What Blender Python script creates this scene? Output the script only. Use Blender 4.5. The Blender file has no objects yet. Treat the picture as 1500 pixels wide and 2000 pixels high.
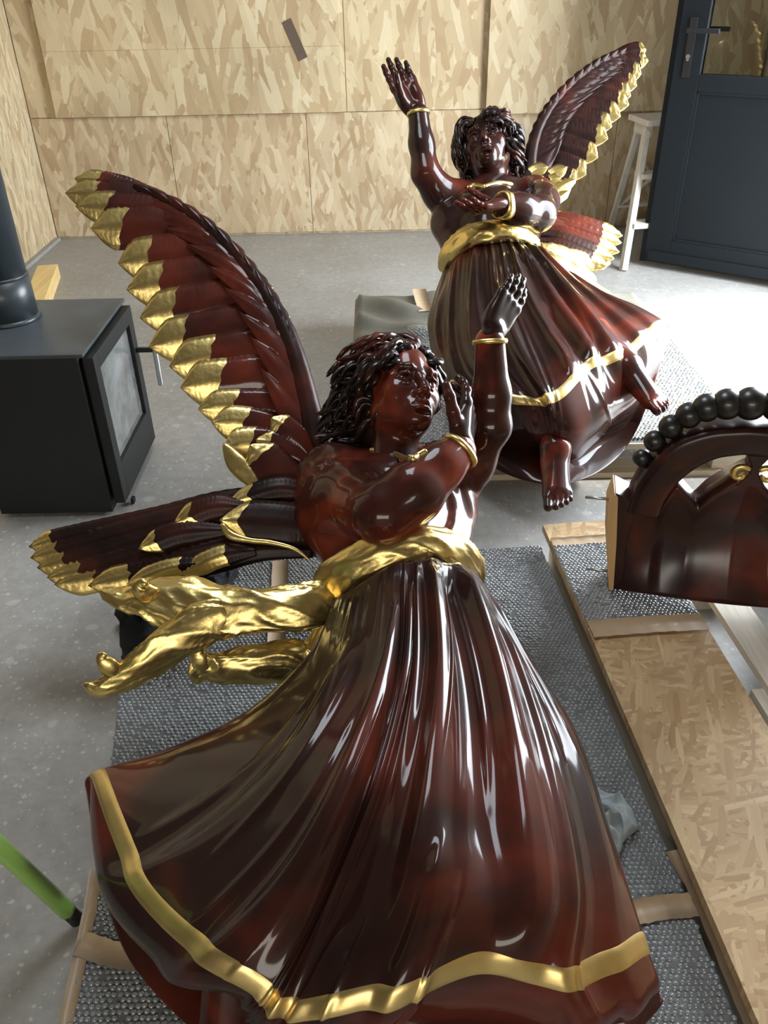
import bpy, bmesh, math, random
import numpy as np
from mathutils import Vector, Matrix, noise as mnoise

random.seed(7)
RNG = np.random.default_rng(11)
scene = bpy.context.scene
COL = scene.collection

# ------------------------------------------------------------------ camera
FPX, CAM_H = 1620.0, 1.35
PITCH, ROLL = math.radians(33.5), math.radians(-1.2)
cam_data = bpy.data.cameras.new('camera')
cam = bpy.data.objects.new('camera', cam_data)
COL.objects.link(cam)
cam_rot = Matrix.Rotation(math.pi / 2 - PITCH, 3, 'X') @ Matrix.Rotation(ROLL, 3, 'Z')
cam.matrix_world = Matrix.Translation((0, 0, CAM_H)) @ cam_rot.to_4x4()
cam_data.sensor_fit = 'VERTICAL'
cam_data.sensor_height = 36.0
cam_data.lens = 36.0 * FPX / 2000.0
cam_data.clip_start = 0.02
scene.camera = cam

# ------------------------------------------------------------------ light
scene.view_settings.view_transform = 'Standard'
scene.view_settings.look = 'None'
scene.view_settings.gamma = 1.0
scene.view_settings.use_curve_mapping = False
scene.view_settings.exposure = 0.40

world = bpy.data.worlds.new('sky')
scene.world = world
world.use_nodes = True
bg = world.node_tree.nodes['Background']
bg.inputs['Color'].default_value = (0.80, 0.90, 1.0, 1)
bg.inputs['Strength'].default_value = 5.0


def add_light(name, kind, loc, aim, energy, color=(1, 1, 1), **kw):
    d = bpy.data.lights.new(name, kind)
    d.energy = energy
    d.color = color
    for k, v in kw.items():
        setattr(d, k, v)
    o = bpy.data.objects.new(name, d)
    COL.objects.link(o)
    o.location = loc
    o.rotation_euler = (Vector(aim) - Vector(loc)).to_track_quat('-Z', 'Y').to_euler()
    return o


# sun outside, shining in through the open doorway on the right
add_light('sun', 'SUN', (6, 4, 6), (6 - 1.0, 4 - 0.06, 6 - 1.05), 13.0, (1.0, 0.96, 0.9), angle=math.radians(6))
# daylight filling the doorway and the rooflights
add_light('doorway_daylight', 'AREA', (2.06, 3.02, 1.12), (0.0, 2.75, 0.95), 150.0, (0.88, 0.945, 1.0),
          shape='RECTANGLE', size=1.5, size_y=2.1)
add_light('rooflight_daylight', 'AREA', (-0.20, 2.25, 2.78), (-0.20, 2.25, 0.0), 26.0, (0.86, 0.93, 1.0),
          shape='RECTANGLE', size=0.8, size_y=1.1)
add_light('front_window_daylight', 'AREA', (-0.3, -1.9, 1.7), (-0.1, 1.6, 0.5), 30.0, (1.0, 0.93, 0.82),
          shape='RECTANGLE', size=2.4, size_y=0.6)

# ------------------------------------------------------------------ pixel -> world helpers (layout of real 3-D points)
CAM_R = np.array(cam_rot)
CAM_C = np.array([0, 0, CAM_H])
RIGHT, UPV, BACK = CAM_R[:, 0].copy(), CAM_R[:, 1].copy(), CAM_R[:, 2].copy()


def ray(x, y):
    return CAM_R @ np.array([(x - 750) / FPX, -(y - 1000) / FPX, -1.0])


def PZ(x, y, z):
    d = ray(x, y)
    return CAM_C + d * ((z - CAM_H) / d[2])


def PY(x, y, yy):
    d = ray(x, y)
    return CAM_C + d * (yy / d[1])


def PX(x, y, xx):
    d = ray(x, y)
    return CAM_C + d * (xx / d[0])


def PD(x, y, dd):
    return CAM_C + ray(x, y) * dd


# ------------------------------------------------------------------ object helpers
def tag(o, label=None, cat=None, group=None, kind=None):
    if label:
        o['label'] = label
    if cat:
        o['category'] = cat
    if group:
        o['group'] = group
    if kind:
        o['kind'] = kind
    return o


def thing(name, loc, label, cat, group=None):
    o = bpy.data.objects.new(name, None)
    COL.objects.link(o)
    o.location = loc
    o.empty_display_size = 0.1
    return tag(o, label, cat, group)


def root_loc(o):
    p = np.zeros(3)
    while o is not None:
        p += np.array(o.location)
        o = o.parent
    return p


def mesh_obj(name, verts, faces, mats, parent=None, smooth=True, midx=None, loc=None):
    """link a mesh given in world coordinates, placed under its parent (translations only)"""
    verts = np.asarray(verts, float)
    base = root_loc(parent) if parent is not None else (np.array(loc, float) if loc is not None else np.zeros(3))
    me = bpy.data.meshes.new(name)
    me.from_pydata((verts - base).tolist(), [], [tuple(int(i) for i in f) for f in faces])
    if not isinstance(mats, (list, tuple)):
        mats = [mats]
    for m in mats:
        me.materials.append(m)
    if midx is not None:
        me.polygons.foreach_set('material_index', np.asarray(midx, np.int32))
    if smooth:
        me.polygons.foreach_set('use_smooth', np.ones(len(me.polygons), bool))
    me.update()
    o = bpy.data.objects.new(name, me)
    COL.objects.link(o)
    if parent is not None:
        o.parent = parent
    elif loc is not None:
        o.location = loc
    return o


class MB:
    """collects boxes, prisms and tubes into one mesh"""

    def __init__(self):
        self.v, self.f = [], []

    def add(self, v, f):
        n = len(self.v)
        self.v += [list(map(float, p)) for p in v]
        self.f += [[i + n for i in q] for q in f]
        return self

    def box(self, x0, x1, y0, y1, z0, z1, bev=0.0):
        return self.obox(((x0 + x1) / 2, (y0 + y1) / 2, (z0 + z1) / 2), (1, 0, 0), (0, 1, 0), (0, 0, 1),
                         abs(x1 - x0) / 2, abs(y1 - y0) / 2, abs(z1 - z0) / 2, bev)

    def obox(self, c, ax, ay, az, hx, hy, hz, bev=0.0):
        c = np.array(c, float)
        A = [np.array(a, float) / np.linalg.norm(a) for a in (ax, ay, az)]
        if bev <= 0:
            v = [c + A[0] * hx * sx + A[1] * hy * sy + A[2] * hz * sz for sx in (-1, 1) for sy in (-1, 1) for sz in (-1, 1)]
            f = [(0, 1, 3, 2), (4, 6, 7, 5), (0, 4, 5, 1), (2, 3, 7, 6), (0, 2, 6, 4), (1, 5, 7, 3)]
            return self.add(v, f)
        bm = bmesh.new()
        bmesh.ops.create_cube(bm, size=2.0)
        for q in bm.verts:
            q.co = Vector((q.co.x * hx, q.co.y * hy, q.co.z * hz))
        bmesh.ops.bevel(bm, geom=bm.edges[:], offset=min(bev, hx, hy, hz), segments=2, profile=0.7, affect='EDGES')
        bm.verts.index_update()
        v = [c + A[0] * q.co.x + A[1] * q.co.y + A[2] * q.co.z for q in bm.verts]
        f = [[q.index for q in p.verts] for p in bm.faces]
        bm.free()
        return self.add(v, f)

    def bar(self, p, q, w, h, up=(0, 0, 1), bev=0.0):
        p, q = np.array(p, float), np.array(q, float)
        d = q - p
        L = np.linalg.norm(d)
        d /= L
        s = np.cross(d, up)
        s /= np.linalg.norm(s)
        return self.obox((p + q) / 2, d, s, np.cross(s, d), L / 2, w / 2, h / 2, bev)

    def cyl(self, p, q, r0, r1=None, n=20, cap=True):
        p, q = np.array(p, float), np.array(q, float)
        r1 = r0 if r1 is None else r1
        d = (q - p) / np.linalg.norm(q - p)
        a = np.cross(d, (0, 0, 1) if abs(d[2]) < .9 else (1, 0, 0))
        a /= np.linalg.norm(a)
        b = np.cross(d, a)
        ang = [2 * math.pi * i / n for i in range(n)]
        v = [p + (a * math.cos(t) + b * math.sin(t)) * r0 for t in ang] + [q + (a * math.cos(t) + b * math.sin(t)) * r1 for t in ang]
        f = [(i, (i + 1) % n, n + (i + 1) % n, n + i) for i in range(n)]
        if cap:
            f += [tuple(range(n - 1, -1, -1)), tuple(range(n, 2 * n))]
        return self.add(v, f)

    def build(self, name, mat, parent=None, smooth=False, loc=None):
        return mesh_obj(name, self.v, self.f, mat, parent, smooth, loc=loc)


def one(o, label, cat, group=None):
    return tag(o, label, cat, group)


def struct(o):
    o['kind'] = 'structure'
    return o


# ------------------------------------------------------------------ curves
def spline(P, n):
    """Catmull-Rom through the control points, n samples, uniform in control index"""
    P = np.asarray(P, float)
    if P.ndim == 1:
        return spline(P[:, None], n)[:, 0]
    k = len(P)
    Q = np.vstack([2 * P[0] - P[1], P, 2 * P[-1] - P[-2]])
    t = np.linspace(0, k - 1, n)
    i = np.minimum(t.astype(int), k - 2)
    s = (t - i)[:, None]
    p0, p1, p2, p3 = Q[i], Q[i + 1], Q[i + 2], Q[i + 3]
    return 0.5 * ((2 * p1) + (-p0 + p2) * s + (2 * p0 - 5 * p1 + 4 * p2 - p3) * s ** 2 + (-p0 + 3 * p1 - 3 * p2 + p3) * s ** 3)


def unit(v):
    v = np.asarray(v, float)
    return v / (np.linalg.norm(v, axis=-1, keepdims=True) + 1e-12)


def frames(C, hint):
    T = unit(np.gradient(C, axis=0))
    S = unit(np.cross(T, hint))
    N = np.cross(S, T)
    return T, S, N


def grid_faces(nu, nv, close_u=False):
    f = []
    for i in range(nu if close_u else nu - 1):
        a, b = i * nv, ((i + 1) % nu) * nv
        for j in range(nv - 1):
            f.append((a + j, b + j, b + j + 1, a + j + 1))
    return f


def tube(ctrl, widths, thick, hint, n=60, m=16, twist=0.0, groove=0.0, gk=5, seed=0, hook=None, capr=0.3):
    """cloth-like tube: elliptic section with twisting grooves; returns verts, faces"""
    rg = np.random.default_rng(seed)
    C = spline(ctrl, n)
    W = spline(np.asarray(widths, float), n)
    TH = spline(np.asarray(thick, float), n)
    T, S, N = frames(C, hint)
    LT = float(np.linalg.norm(np.diff(C, axis=0), axis=1).sum()) * 2.2
    ph = rg.uniform(0, 6.28, 6)
    V = []
    for i in range(n):
        s = i / (n - 1)
        tw = twist * s
        e = min(1.0, (s / 0.04) ** .5 if s < .04 else 1, ((1 - s) / 0.05) ** .5 if s > .95 else 1)
        e = capr + (1 - capr) * e
        for j in range(m):
            a = 2 * math.pi * j / m
            b = a + tw
            q1 = math.sin(gk * a + 7 * s + ph[0] + 2.2 * math.sin(5 * s + ph[1] + a) + .5 * math.sin(13 * s + ph[5]))
            q2 = math.sin((gk + 4) * a - 10 * s + ph[2] + 1.8 * math.sin(7 * s + ph[4] - a))
            m1 = .55 + .45 * math.sin(9 * s + 3 * a + ph[4])
            if gk >= 6:      # crumpled cloth: ridged noise drawn out along the length
                b2 = a + 2.5 * s
                n1 = mnoise.noise(Vector((math.cos(b2) * 1.5, math.sin(b2) * 1.5, s * LT * 7 + seed)))
                n2 = mnoise.noise(Vector((math.cos(b2 - 4 * s) * 3.4, math.sin(b2 - 4 * s) * 3.4, s * LT * 13 + seed + 9)))
                q1, q2, m1 = min(1, abs(n1) * 2.4), min(1, abs(n2) * 2.6), .75
            g = 1 + groove * (m1 * (1 - 2 * abs(q1) ** .8) + .45 * (1.2 - m1) * (1 - 2 * abs(q2) ** .8) + .7 * math.sin(2 * a + 9 * s + ph[3]))
            ca, sa = math.cos(a) * W[i] * e * g, math.sin(a) * TH[i] * e * g
            V.append(C[i] + S[i] * (ca * math.cos(tw) - sa * math.sin(tw)) + N[i] * (ca * math.sin(tw) + sa * math.cos(tw)))
    F = []
    for i in range(n - 1):
        for j in range(m):
            F.append((i * m + j, i * m + (j + 1) % m, (i + 1) * m + (j + 1) % m, (i + 1) * m + j))
    F.append(tuple(range(m - 1, -1, -1)))
    F.append(tuple((n - 1) * m + j for j in range(m)))
    return np.array(V), F


# ------------------------------------------------------------------ signed distance sculpting
class SDF:
    def __init__(self, lo, hi, h):
        self.lo, self.h = np.array(lo, float), h
        self.n = np.ceil((np.array(hi) - self.lo) / h).astype(int) + 1
        self.F = np.full(self.n, 9.0, np.float32)

    def _win(self, lo, hi):
        a = np.clip(np.floor((np.array(lo) - self.lo) / self.h).astype(int), 0, self.n)
        b = np.clip(np.ceil((np.array(hi) - self.lo) / self.h).astype(int) + 1, 0, self.n)
        sl = tuple(slice(int(p), int(q)) for p, q in zip(a, b))
        ax = [(self.lo[k] + self.h * np.arange(a[k], b[k])).astype(np.float32) for k in range(3)]
        X, Y, Z = np.meshgrid(*ax, indexing='ij')
        return sl, X, Y, Z

    def _put(self, sl, d, k, sub=False):
        a = self.F[sl]
        if sub:
            d = -d
            h = np.maximum(k - np.abs(a - d), 0) / k
            self.F[sl] = np.maximum(a, d) + h * h * k * .25
        else:
            h = np.maximum(k - np.abs(a - d), 0) / k
            self.F[sl] = np.minimum(a, d) - h * h * k * .25

    def cone(self, p, q, r0, r1=None, k=.02, sub=False):
        p, q = np.array(p, float), np.array(q, float)
        r1 = r0 if r1 is None else r1
        m = max(r0, r1) + 2 * k + 3 * self.h
        sl, X, Y, Z = self._win(np.minimum(p, q) - m, np.maximum(p, q) + m)
        if X.size == 0:
            return self
        d = q - p
        L2 = float(d @ d) + 1e-12
        t = np.clip(((X - p[0]) * d[0] + (Y - p[1]) * d[1] + (Z - p[2]) * d[2]) / L2, 0, 1)
        dist = np.sqrt((X - p[0] - t * d[0]) ** 2 + (Y - p[1] - t * d[1]) ** 2 + (Z - p[2] - t * d[2]) ** 2) - (r0 + (r1 - r0) * t)
        self._put(sl, dist, k, sub)
        return self

    def chain(self, P, R, k=.02):
        for i in range(len(P) - 1):
            self.cone(P[i], P[i + 1], R[i], R[i + 1], k)
        return self

    def ell(self, c, r, k=.02, axes=None, sub=False):
        c, r = np.array(c, float), np.array(r, float)
        m = r.max() + 2 * k + 3 * self.h
        sl, X, Y, Z = self._win(c - m, c + m)
        if X.size == 0:
            return self
        x, y, z = X - c[0], Y - c[1], Z - c[2]
        if axes is not None:
            A = np.array(axes, float)
            x, y, z = (A[0, 0] * x + A[0, 1] * y + A[0, 2] * z, A[1, 0] * x + A[1, 1] * y + A[1, 2] * z, A[2, 0] * x + A[2, 1] * y + A[2, 2] * z)
        k0 = np.sqrt((x / r[0]) ** 2 + (y / r[1]) ** 2 + (z / r[2]) ** 2)
        k1 = np.sqrt((x / r[0] ** 2) ** 2 + (y / r[1] ** 2) ** 2 + (z / r[2] ** 2) ** 2)
        self._put(sl, k0 * (k0 - 1) / (k1 + 1e-6), k, sub)
        return self

    def ripple(self, fn):
        ax = [(self.lo[k] + self.h * np.arange(self.n[k])).astype(np.float32) for k in range(3)]
        X, Y, Z = np.meshgrid(*ax, indexing='ij')
        near = np.abs(self.F) < .04
        self.F[near] += fn(X[near], Y[near], Z[near])
        return self

    def mesh(self):
        """naive surface nets"""
        F = self.F
        S = F < 0
        nx, ny, nz = F.shape
        cnt = np.zeros((nx - 1, ny - 1, nz - 1), np.float32)
        acc = np.zeros((nx - 1, ny - 1, nz - 1, 3), np.float32)
        for axis in range(3):
            for o1 in (0, 1):
                for o2 in (0, 1):
                    off = [0, 0, 0]
                    oth = [a for a in range(3) if a != axis]
                    off[oth[0]], off[oth[1]] = o1, o2
                    sa = tuple(slice(off[a], off[a] + F.shape[a] - 1) for a in range(3))
                    off2 = list(off)
                    off2[axis] += 1
                    sb = tuple(slice(off2[a], off2[a] + F.shape[a] - 1) for a in range(3))
                    A, B = F[sa], F[sb]
                    c = S[sa] != S[sb]
                    t = np.where(c, A / np.where(c, A - B, 1), 0)
                    cnt += c
                    for a in range(3):
                        acc[..., a] += np.where(c, (off[a] + (t if a == axis else 0)), 0)
        act = cnt > 0
        idx = np.full(act.shape, -1, np.int64)
        idx[act] = np.arange(int(act.sum()))
        I = np.argwhere(act)
        V = self.lo + self.h * (I + acc[act] / cnt[act][:, None])
        quads = []
        for axis in range(3):
            oth = [a for a in range(3) if a != axis]
            sa = [slice(1, -1)] * 3
            sa[axis] = slice(0, -1)
            sb = [slice(1, -1)] * 3
            sb[axis] = slice(1, None)
            c = S[tuple(sa)] != S[tuple(sb)]
            E = np.argwhere(c)
            if len(E) == 0:
                continue
            flip = S[tuple(sa)][c]
            base = E.copy()
            base[:, oth[0]] += 1
            base[:, oth[1]] += 1
            q = []
            for (d1, d2) in ((-1, -1), (0, -1), (0, 0), (-1, 0)):
                b = base.copy()
                b[:, oth[0]] += d1
                b[:, oth[1]] += d2
                q.append(idx[b[:, 0], b[:, 1], b[:, 2]])
            Q = np.stack(q, 1)
            if axis == 1:
                flip = ~flip
            Q[~flip] = Q[~flip][:, ::-1]
            quads.append(Q)
        return V, np.vstack(quads)
# ------------------------------------------------------------------ materials
def new_mat(name):
    m = bpy.data.materials.new(name)
    m.use_nodes = True
    nt = m.node_tree
    return m, nt, nt.nodes['Principled BSDF']


def nd(nt, kind, **kw):
    n = nt.nodes.new(kind)
    for k, v in kw.items():
        if k in n.inputs:
            n.inputs[k].default_value = v
        else:
            setattr(n, k, v)
    return n


def coords(nt, scale=(1, 1, 1), rot=(0, 0, 0), swz=None):
    tc = nd(nt, 'ShaderNodeTexCoord')
    src = tc.outputs['Object']
    if swz:
        sp = nd(nt, 'ShaderNodeSeparateXYZ')
        nt.links.new(src, sp.inputs[0])
        cb = nd(nt, 'ShaderNodeCombineXYZ')
        for i, ch in enumerate(swz):
            if ch in 'XYZ':
                nt.links.new(sp.outputs[ch], cb.inputs[i])
        src = cb.outputs[0]
    mp = nd(nt, 'ShaderNodeMapping')
    mp.inputs['Scale'].default_value = scale
    mp.inputs['Rotation'].default_value = rot
    nt.links.new(src, mp.inputs['Vector'])
    return mp.outputs[0]


def ramp(nt, fac, stops):
    r = nd(nt, 'ShaderNodeValToRGB')
    el = r.color_ramp.elements
    while len(el) < len(stops):
        el.new(0.5)
    for e, (p, c) in zip(el, stops):
        e.position = p
        e.color = (*c, 1) if len(c) == 3 else c
    nt.links.new(fac, r.inputs['Fac'])
    return r.outputs['Color']


def noise(nt, vec, scale=5, detail=4, rough=.5, dist=0.0):
    n = nd(nt, 'ShaderNodeTexNoise')
    n.inputs['Scale'].default_value = scale
    n.inputs['Detail'].default_value = detail
    n.inputs['Roughness'].default_value = rough
    n.inputs['Distortion'].default_value = dist
    if vec is not None:
        nt.links.new(vec, n.inputs['Vector'])
    return n


def bump(nt, bsdf, height, strength=.2, dist=.01, coat=True):
    b = nd(nt, 'ShaderNodeBump')
    b.inputs['Strength'].default_value = strength
    b.inputs['Distance'].default_value = dist
    nt.links.new(height, b.inputs['Height'])
    nt.links.new(b.outputs[0], bsdf.inputs['Normal'])
    if coat:
        nt.links.new(b.outputs[0], bsdf.inputs['Coat Normal'])
    return b


def plain(name, color, rough=.5, metal=0.0, coat=0.0, nscale=8, var=.15, bumps=.0):
    m, nt, b = new_mat(name)
    v = coords(nt)
    n = noise(nt, v, nscale, 5, .6)
    c = ramp(nt, n.outputs['Fac'], [(.25, tuple(x * (1 - var) for x in color)), (.75, tuple(min(1, x * (1 + var)) for x in color))])
    nt.links.new(c, b.inputs['Base Color'])
    b.inputs['Roughness'].default_value = rough
    b.inputs['Metallic'].default_value = metal
    b.inputs['Coat Weight'].default_value = coat
    if bumps:
        n2 = noise(nt, v, nscale * 14, 3, .6)
        bump(nt, b, n2.outputs['Fac'], bumps, .004)
    return m


def mix(nt, fac, a, b):
    m = nd(nt, 'ShaderNodeMix', data_type='RGBA')
    if hasattr(fac, 'is_linked'):
        nt.links.new(fac, m.inputs[0])
    else:
        m.inputs[0].default_value = fac
    for s, i in ((a, 6), (b, 7)):
        if hasattr(s, 'is_linked'):
            nt.links.new(s, m.inputs[i])
        else:
            m.inputs[i].default_value = (*s, 1)
    return m.outputs[2]


def osb(name, swz, length=.15, width=.035, lean=math.pi / 2, spread=.5, tint=(1, 1, 1), layers=9, rough=.6, bs=.3):
    """overlapping wood strands: several layers of stretched cells, each cell one strand"""
    m, nt, b = new_mat(name)
    tc = coords(nt, swz=swz)
    nz = noise(nt, tc, 22, 3, .6)
    wob = nd(nt, 'ShaderNodeVectorMath', operation='MULTIPLY_ADD')
    nt.links.new(nz.outputs['Color'], wob.inputs[0])
    wob.inputs[1].default_value = (width * .25, width * .25, 0)
    nt.links.new(tc, wob.inputs[2])
    shades = [(0.0, (.27, .18, .095)), (.16, (.44, .32, .18)), (.45, (.53, .42, .26)), (.75, (.61, .51, .33)), (1.0, (.74, .66, .48))]
    shades = [(p, tuple(c * t for c, t in zip(col, tint))) for p, col in shades]
    col, hgt = None, None
    rg = random.Random(name)
    for k in range(layers):
        ang = lean + spread * (1.0, -.9, .2, -.3, .75, -.65, .12, -.4, .35, -.12)[k % 10]
        rt = nd(nt, 'ShaderNodeMapping', vector_type='TEXTURE')
        rt.inputs['Rotation'].default_value = (0, 0, ang)
        rt.inputs['Location'].default_value = (rg.uniform(-9, 9), rg.uniform(-9, 9), 0)
        nt.links.new(wob.outputs[0], rt.inputs['Vector'])
        sc = nd(nt, 'ShaderNodeVectorMath', operation='MULTIPLY')
        f = rg.uniform(.75, 1.35)
        sc.inputs[1].default_value = (1 / (length * f), 1 / (width * f), 1)
        nt.links.new(rt.outputs[0], sc.inputs[0])
        vo = nd(nt, 'ShaderNodeTexVoronoi', voronoi_dimensions='2D', distance='CHEBYCHEV')
        vo.inputs['Randomness'].default_value = .85
        vo.inputs['Scale'].default_value = 1.0
        nt.links.new(sc.outputs[0], vo.inputs['Vector'])
        sp = nd(nt, 'ShaderNodeSeparateColor')
        nt.links.new(vo.outputs['Color'], sp.inputs[0])
        # grain along the strand
        g = nd(nt, 'ShaderNodeVectorMath', operation='MULTIPLY')
        g.inputs[1].default_value = (7, 160, 1)
        nt.links.new(rt.outputs[0], g.inputs[0])
        gn = noise(nt, g.outputs[0], 1.0, 2, .6)
        ad = nd(nt, 'ShaderNodeMath', operation='MULTIPLY_ADD')
        nt.links.new(gn.outputs['Fac'], ad.inputs[0])
        ad.inputs[1].default_value = .30
        sb = nd(nt, 'ShaderNodeMath', operation='MULTIPLY_ADD')
        nt.links.new(sp.outputs[0], sb.inputs[0])
        sb.inputs[1].default_value = .72
        sb.inputs[2].default_value = .02
        nt.links.new(sb.outputs[0], ad.inputs[2])
        c = ramp(nt, ad.outputs[0], shades)
        if col is None:
            col, hgt = c, sp.outputs[2]
        else:
            gt = nd(nt, 'ShaderNodeMath', operation='GREATER_THAN')
            nt.links.new(sp.outputs[1], gt.inputs[0])
            gt.inputs[1].default_value = .68
            col = mix(nt, gt.outputs[0], col, c)
            hm = nd(nt, 'ShaderNodeMix', data_type='FLOAT')
            nt.links.new(gt.outputs[0], hm.inputs[0])
            nt.links.new(hgt, hm.inputs[2])
            nt.links.new(sp.outputs[2], hm.inputs[3])
            hgt = hm.outputs[0]
    big = noise(nt, tc, 1.7, 3, .5)
    bc = ramp(nt, big.outputs['Fac'], [(.35, (.80, .79, .78)), (.65, (1, 1, 1))])
    mm = nd(nt, 'ShaderNodeMix', data_type='RGBA', blend_type='MULTIPLY')
    mm.inputs[0].default_value = 1
    nt.links.new(col, mm.inputs[6])
    nt.links.new(bc, mm.inputs[7])
    nt.links.new(mm.outputs[2], b.inputs['Base Color'])
    b.inputs['Roughness'].default_value = rough
    bump(nt, b, hgt, bs, .0025, False)
    return m


def mahogany(name, dark=(.012, .005, .004), mid=(.027, .0085, .006), red=(.115, .019, .009), nscale=3.2, coat=.72, crough=.09, carve=.05, lo=.42, hi=.68):
    m, nt, b = new_mat(name)
    v = coords(nt)
    n = noise(nt, v, nscale, 3, .55, .6)
    c = ramp(nt, n.outputs['Fac'], [(lo - .12, dark), (lo + .08, mid), (hi, red)])
    fine = noise(nt, coords(nt, (1, 1, 1)), 60, 3, .6)
    c2 = mix(nt, fine.outputs['Fac'], c, dark)
    c3 = mix(nt, .75, c2, c)
    nt.links.new(c3, b.inputs['Base Color'])
    b.inputs['Roughness'].default_value = .5
    b.inputs['Specular IOR Level'].default_value = .08
    b.inputs['Coat Weight'].default_value = coat
    b.inputs['Coat IOR'].default_value = 1.42
    b.inputs['Coat Roughness'].default_value = crough
    n2 = noise(nt, v, 15, 2, .5)
    bump(nt, b, n2.outputs['Fac'], carve, .006)
    return m


def gold(name, color=(.87, .66, .25), rough=.33, bs=.25, scale=38):
    m, nt, b = new_mat(name)
    v = coords(nt)
    n = noise(nt, v, 14, 3, .6)
    c = ramp(nt, n.outputs['Fac'], [(.3, tuple(x * .82 for x in color)), (.7, color)])
    nt.links.new(c, b.inputs['Base Color'])
    b.inputs['Metallic'].default_value = 1.0
    b.inputs['Roughness'].default_value = rough
    n2 = noise(nt, v, scale, 3, .5)
    bump(nt, b, n2.outputs['Fac'], bs, .006, False)
    return m


def concrete(name):
    m, nt, b = new_mat(name)
    v = coords(nt)
    n = noise(nt, v, 2.2, 6, .62)
    c = ramp(nt, n.outputs['Fac'], [(.3, (.28, .27, .25)), (.7, (.39, .385, .37))])
    n3 = noise(nt, v, 26, 4, .7)
    c = mix(nt, .28, c, ramp(nt, n3.outputs['Fac'], [(.35, (.17, .165, .15)), (.7, (.42, .41, .39))]))
    # plaster specks trodden into the floor
    for sc, th, colr in ((34, .10, (.62, .60, .55)), (13, .09, (.52, .50, .45)), (70, .12, (.60, .58, .54))):
        dv = nd(nt, 'ShaderNodeVectorMath', operation='MULTIPLY_ADD')
        nn = noise(nt, v, sc * 1.1, 2, .6)
        nt.links.new(nn.outputs['Color'], dv.inputs[0])
        dv.inputs[1].default_value = (.5 / sc,) * 3
        nt.links.new(v, dv.inputs[2])
        vo = nd(nt, 'ShaderNodeTexVoronoi')
        vo.inputs['Scale'].default_value = sc
        nt.links.new(dv.outputs[0], vo.inputs['Vector'])
        sp = nd(nt, 'ShaderNodeSeparateColor')
        nt.links.new(vo.outputs['Color'], sp.inputs[0])
        mul = nd(nt, 'ShaderNodeMath', operation='MULTIPLY')
        nt.links.new(sp.outputs[0], mul.inputs[0])
        mul.inputs[1].default_value = th * 2.6
        sub = nd(nt, 'ShaderNodeMath', operation='SUBTRACT')
        nt.links.new(mul.outputs[0], sub.inputs[0])
        nt.links.new(vo.outputs['Distance'], sub.inputs[1])
        mr = nd(nt, 'ShaderNodeMapRange')
        nt.links.new(sub.outputs[0], mr.inputs[0])
        mr.inputs[1].default_value = 0
        mr.inputs[2].default_value = .06
        mr.inputs[3].default_value = 0
        mr.inputs[4].default_value = .5
        c = mix(nt, mr.outputs[0], c, colr)
    nt.links.new(c, b.inputs['Base Color'])
    rr = nd(nt, 'ShaderNodeMapRange')
    nt.links.new(n.outputs['Fac'], rr.inputs[0])
    rr.inputs[3].default_value = .38
    rr.inputs[4].default_value = .6
    nt.links.new(rr.outputs[0], b.inputs['Roughness'])
    bump(nt, b, n3.outputs['Fac'], .12, .003, False)
    return m


def glass(name, color=(.9, .95, .93), rough=.02, alpha=.25):
    m, nt, b = new_mat(name)
    b.inputs['Base Color'].default_value = (*color, 1)
    b.inputs['Roughness'].default_value = rough
    b.inputs['Transmission Weight'].default_value = 1.0
    b.inputs['IOR'].default_value = 1.45
    return m


def wood(name, c0, c1, axis='X', rough=.6, scale=1.0):
    m, nt, b = new_mat(name)
    s = {'X': (1.5, 22, 22), 'Y': (22, 1.5, 22), 'Z': (22, 22, 1.5)}[axis]
    v = coords(nt, tuple(q * scale for q in s))
    n = noise(nt, v, 1.6, 5, .6, 1.2)
    c = ramp(nt, n.outputs['Fac'], [(.3, c0), (.7, c1)])
    nt.links.new(c, b.inputs['Base Color'])
    b.inputs['Roughness'].default_value = rough
    bump(nt, b, n.outputs['Fac'], .15, .002, False)
    return m


M = {}
M['osb_wall'] = osb('osb_wall', 'XZ0', .16, .036, math.pi / 2, .75, (.93, .90, .86))
M['osb_low'] = osb('osb_low', 'XZ0', .15, .033, math.pi / 2, .75, (.91, .86, .84))
M['osb_side'] = osb('osb_side', 'YZ0', .15, .028, math.pi / 2, .6, (.98, .97, .97))
M['osb_board'] = osb('osb_board', 'XY0', .055, .010, .8, 1.5, (.84, .70, .56), 9)
M['osb_strip'] = osb('osb_strip', 'XY0', .06, .014, .3, 1.5, (.98, .85, .68), 8)
M['concrete'] = concrete('concrete')
M['dark_timber'] = plain('dark_roof_timber', (.055, .042, .032), .8, var=.2)
M['plaster'] = plain('plaster', (.62, .60, .55), .8, var=.06)
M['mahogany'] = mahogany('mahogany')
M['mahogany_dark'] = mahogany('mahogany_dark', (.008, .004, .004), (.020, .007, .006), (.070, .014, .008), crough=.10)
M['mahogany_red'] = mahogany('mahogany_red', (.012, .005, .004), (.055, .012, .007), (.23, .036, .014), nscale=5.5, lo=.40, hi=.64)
M['mahogany_satin'] = mahogany('mahogany_satin', (.010, .005, .005), (.030, .009, .007), (.13, .022, .012), nscale=4.5, crough=.24, coat=.9)
M['hair'] = mahogany('hair_lacquer', (.006, .004, .004), (.014, .006, .005), (.090, .018, .010), nscale=9, crough=.14, carve=.5, lo=.44, hi=.72)
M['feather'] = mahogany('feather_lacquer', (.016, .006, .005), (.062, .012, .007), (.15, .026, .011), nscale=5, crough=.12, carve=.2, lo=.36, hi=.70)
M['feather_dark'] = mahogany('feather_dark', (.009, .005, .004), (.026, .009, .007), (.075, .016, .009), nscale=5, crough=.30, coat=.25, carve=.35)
M['gold'] = gold('gold_leaf')
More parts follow.
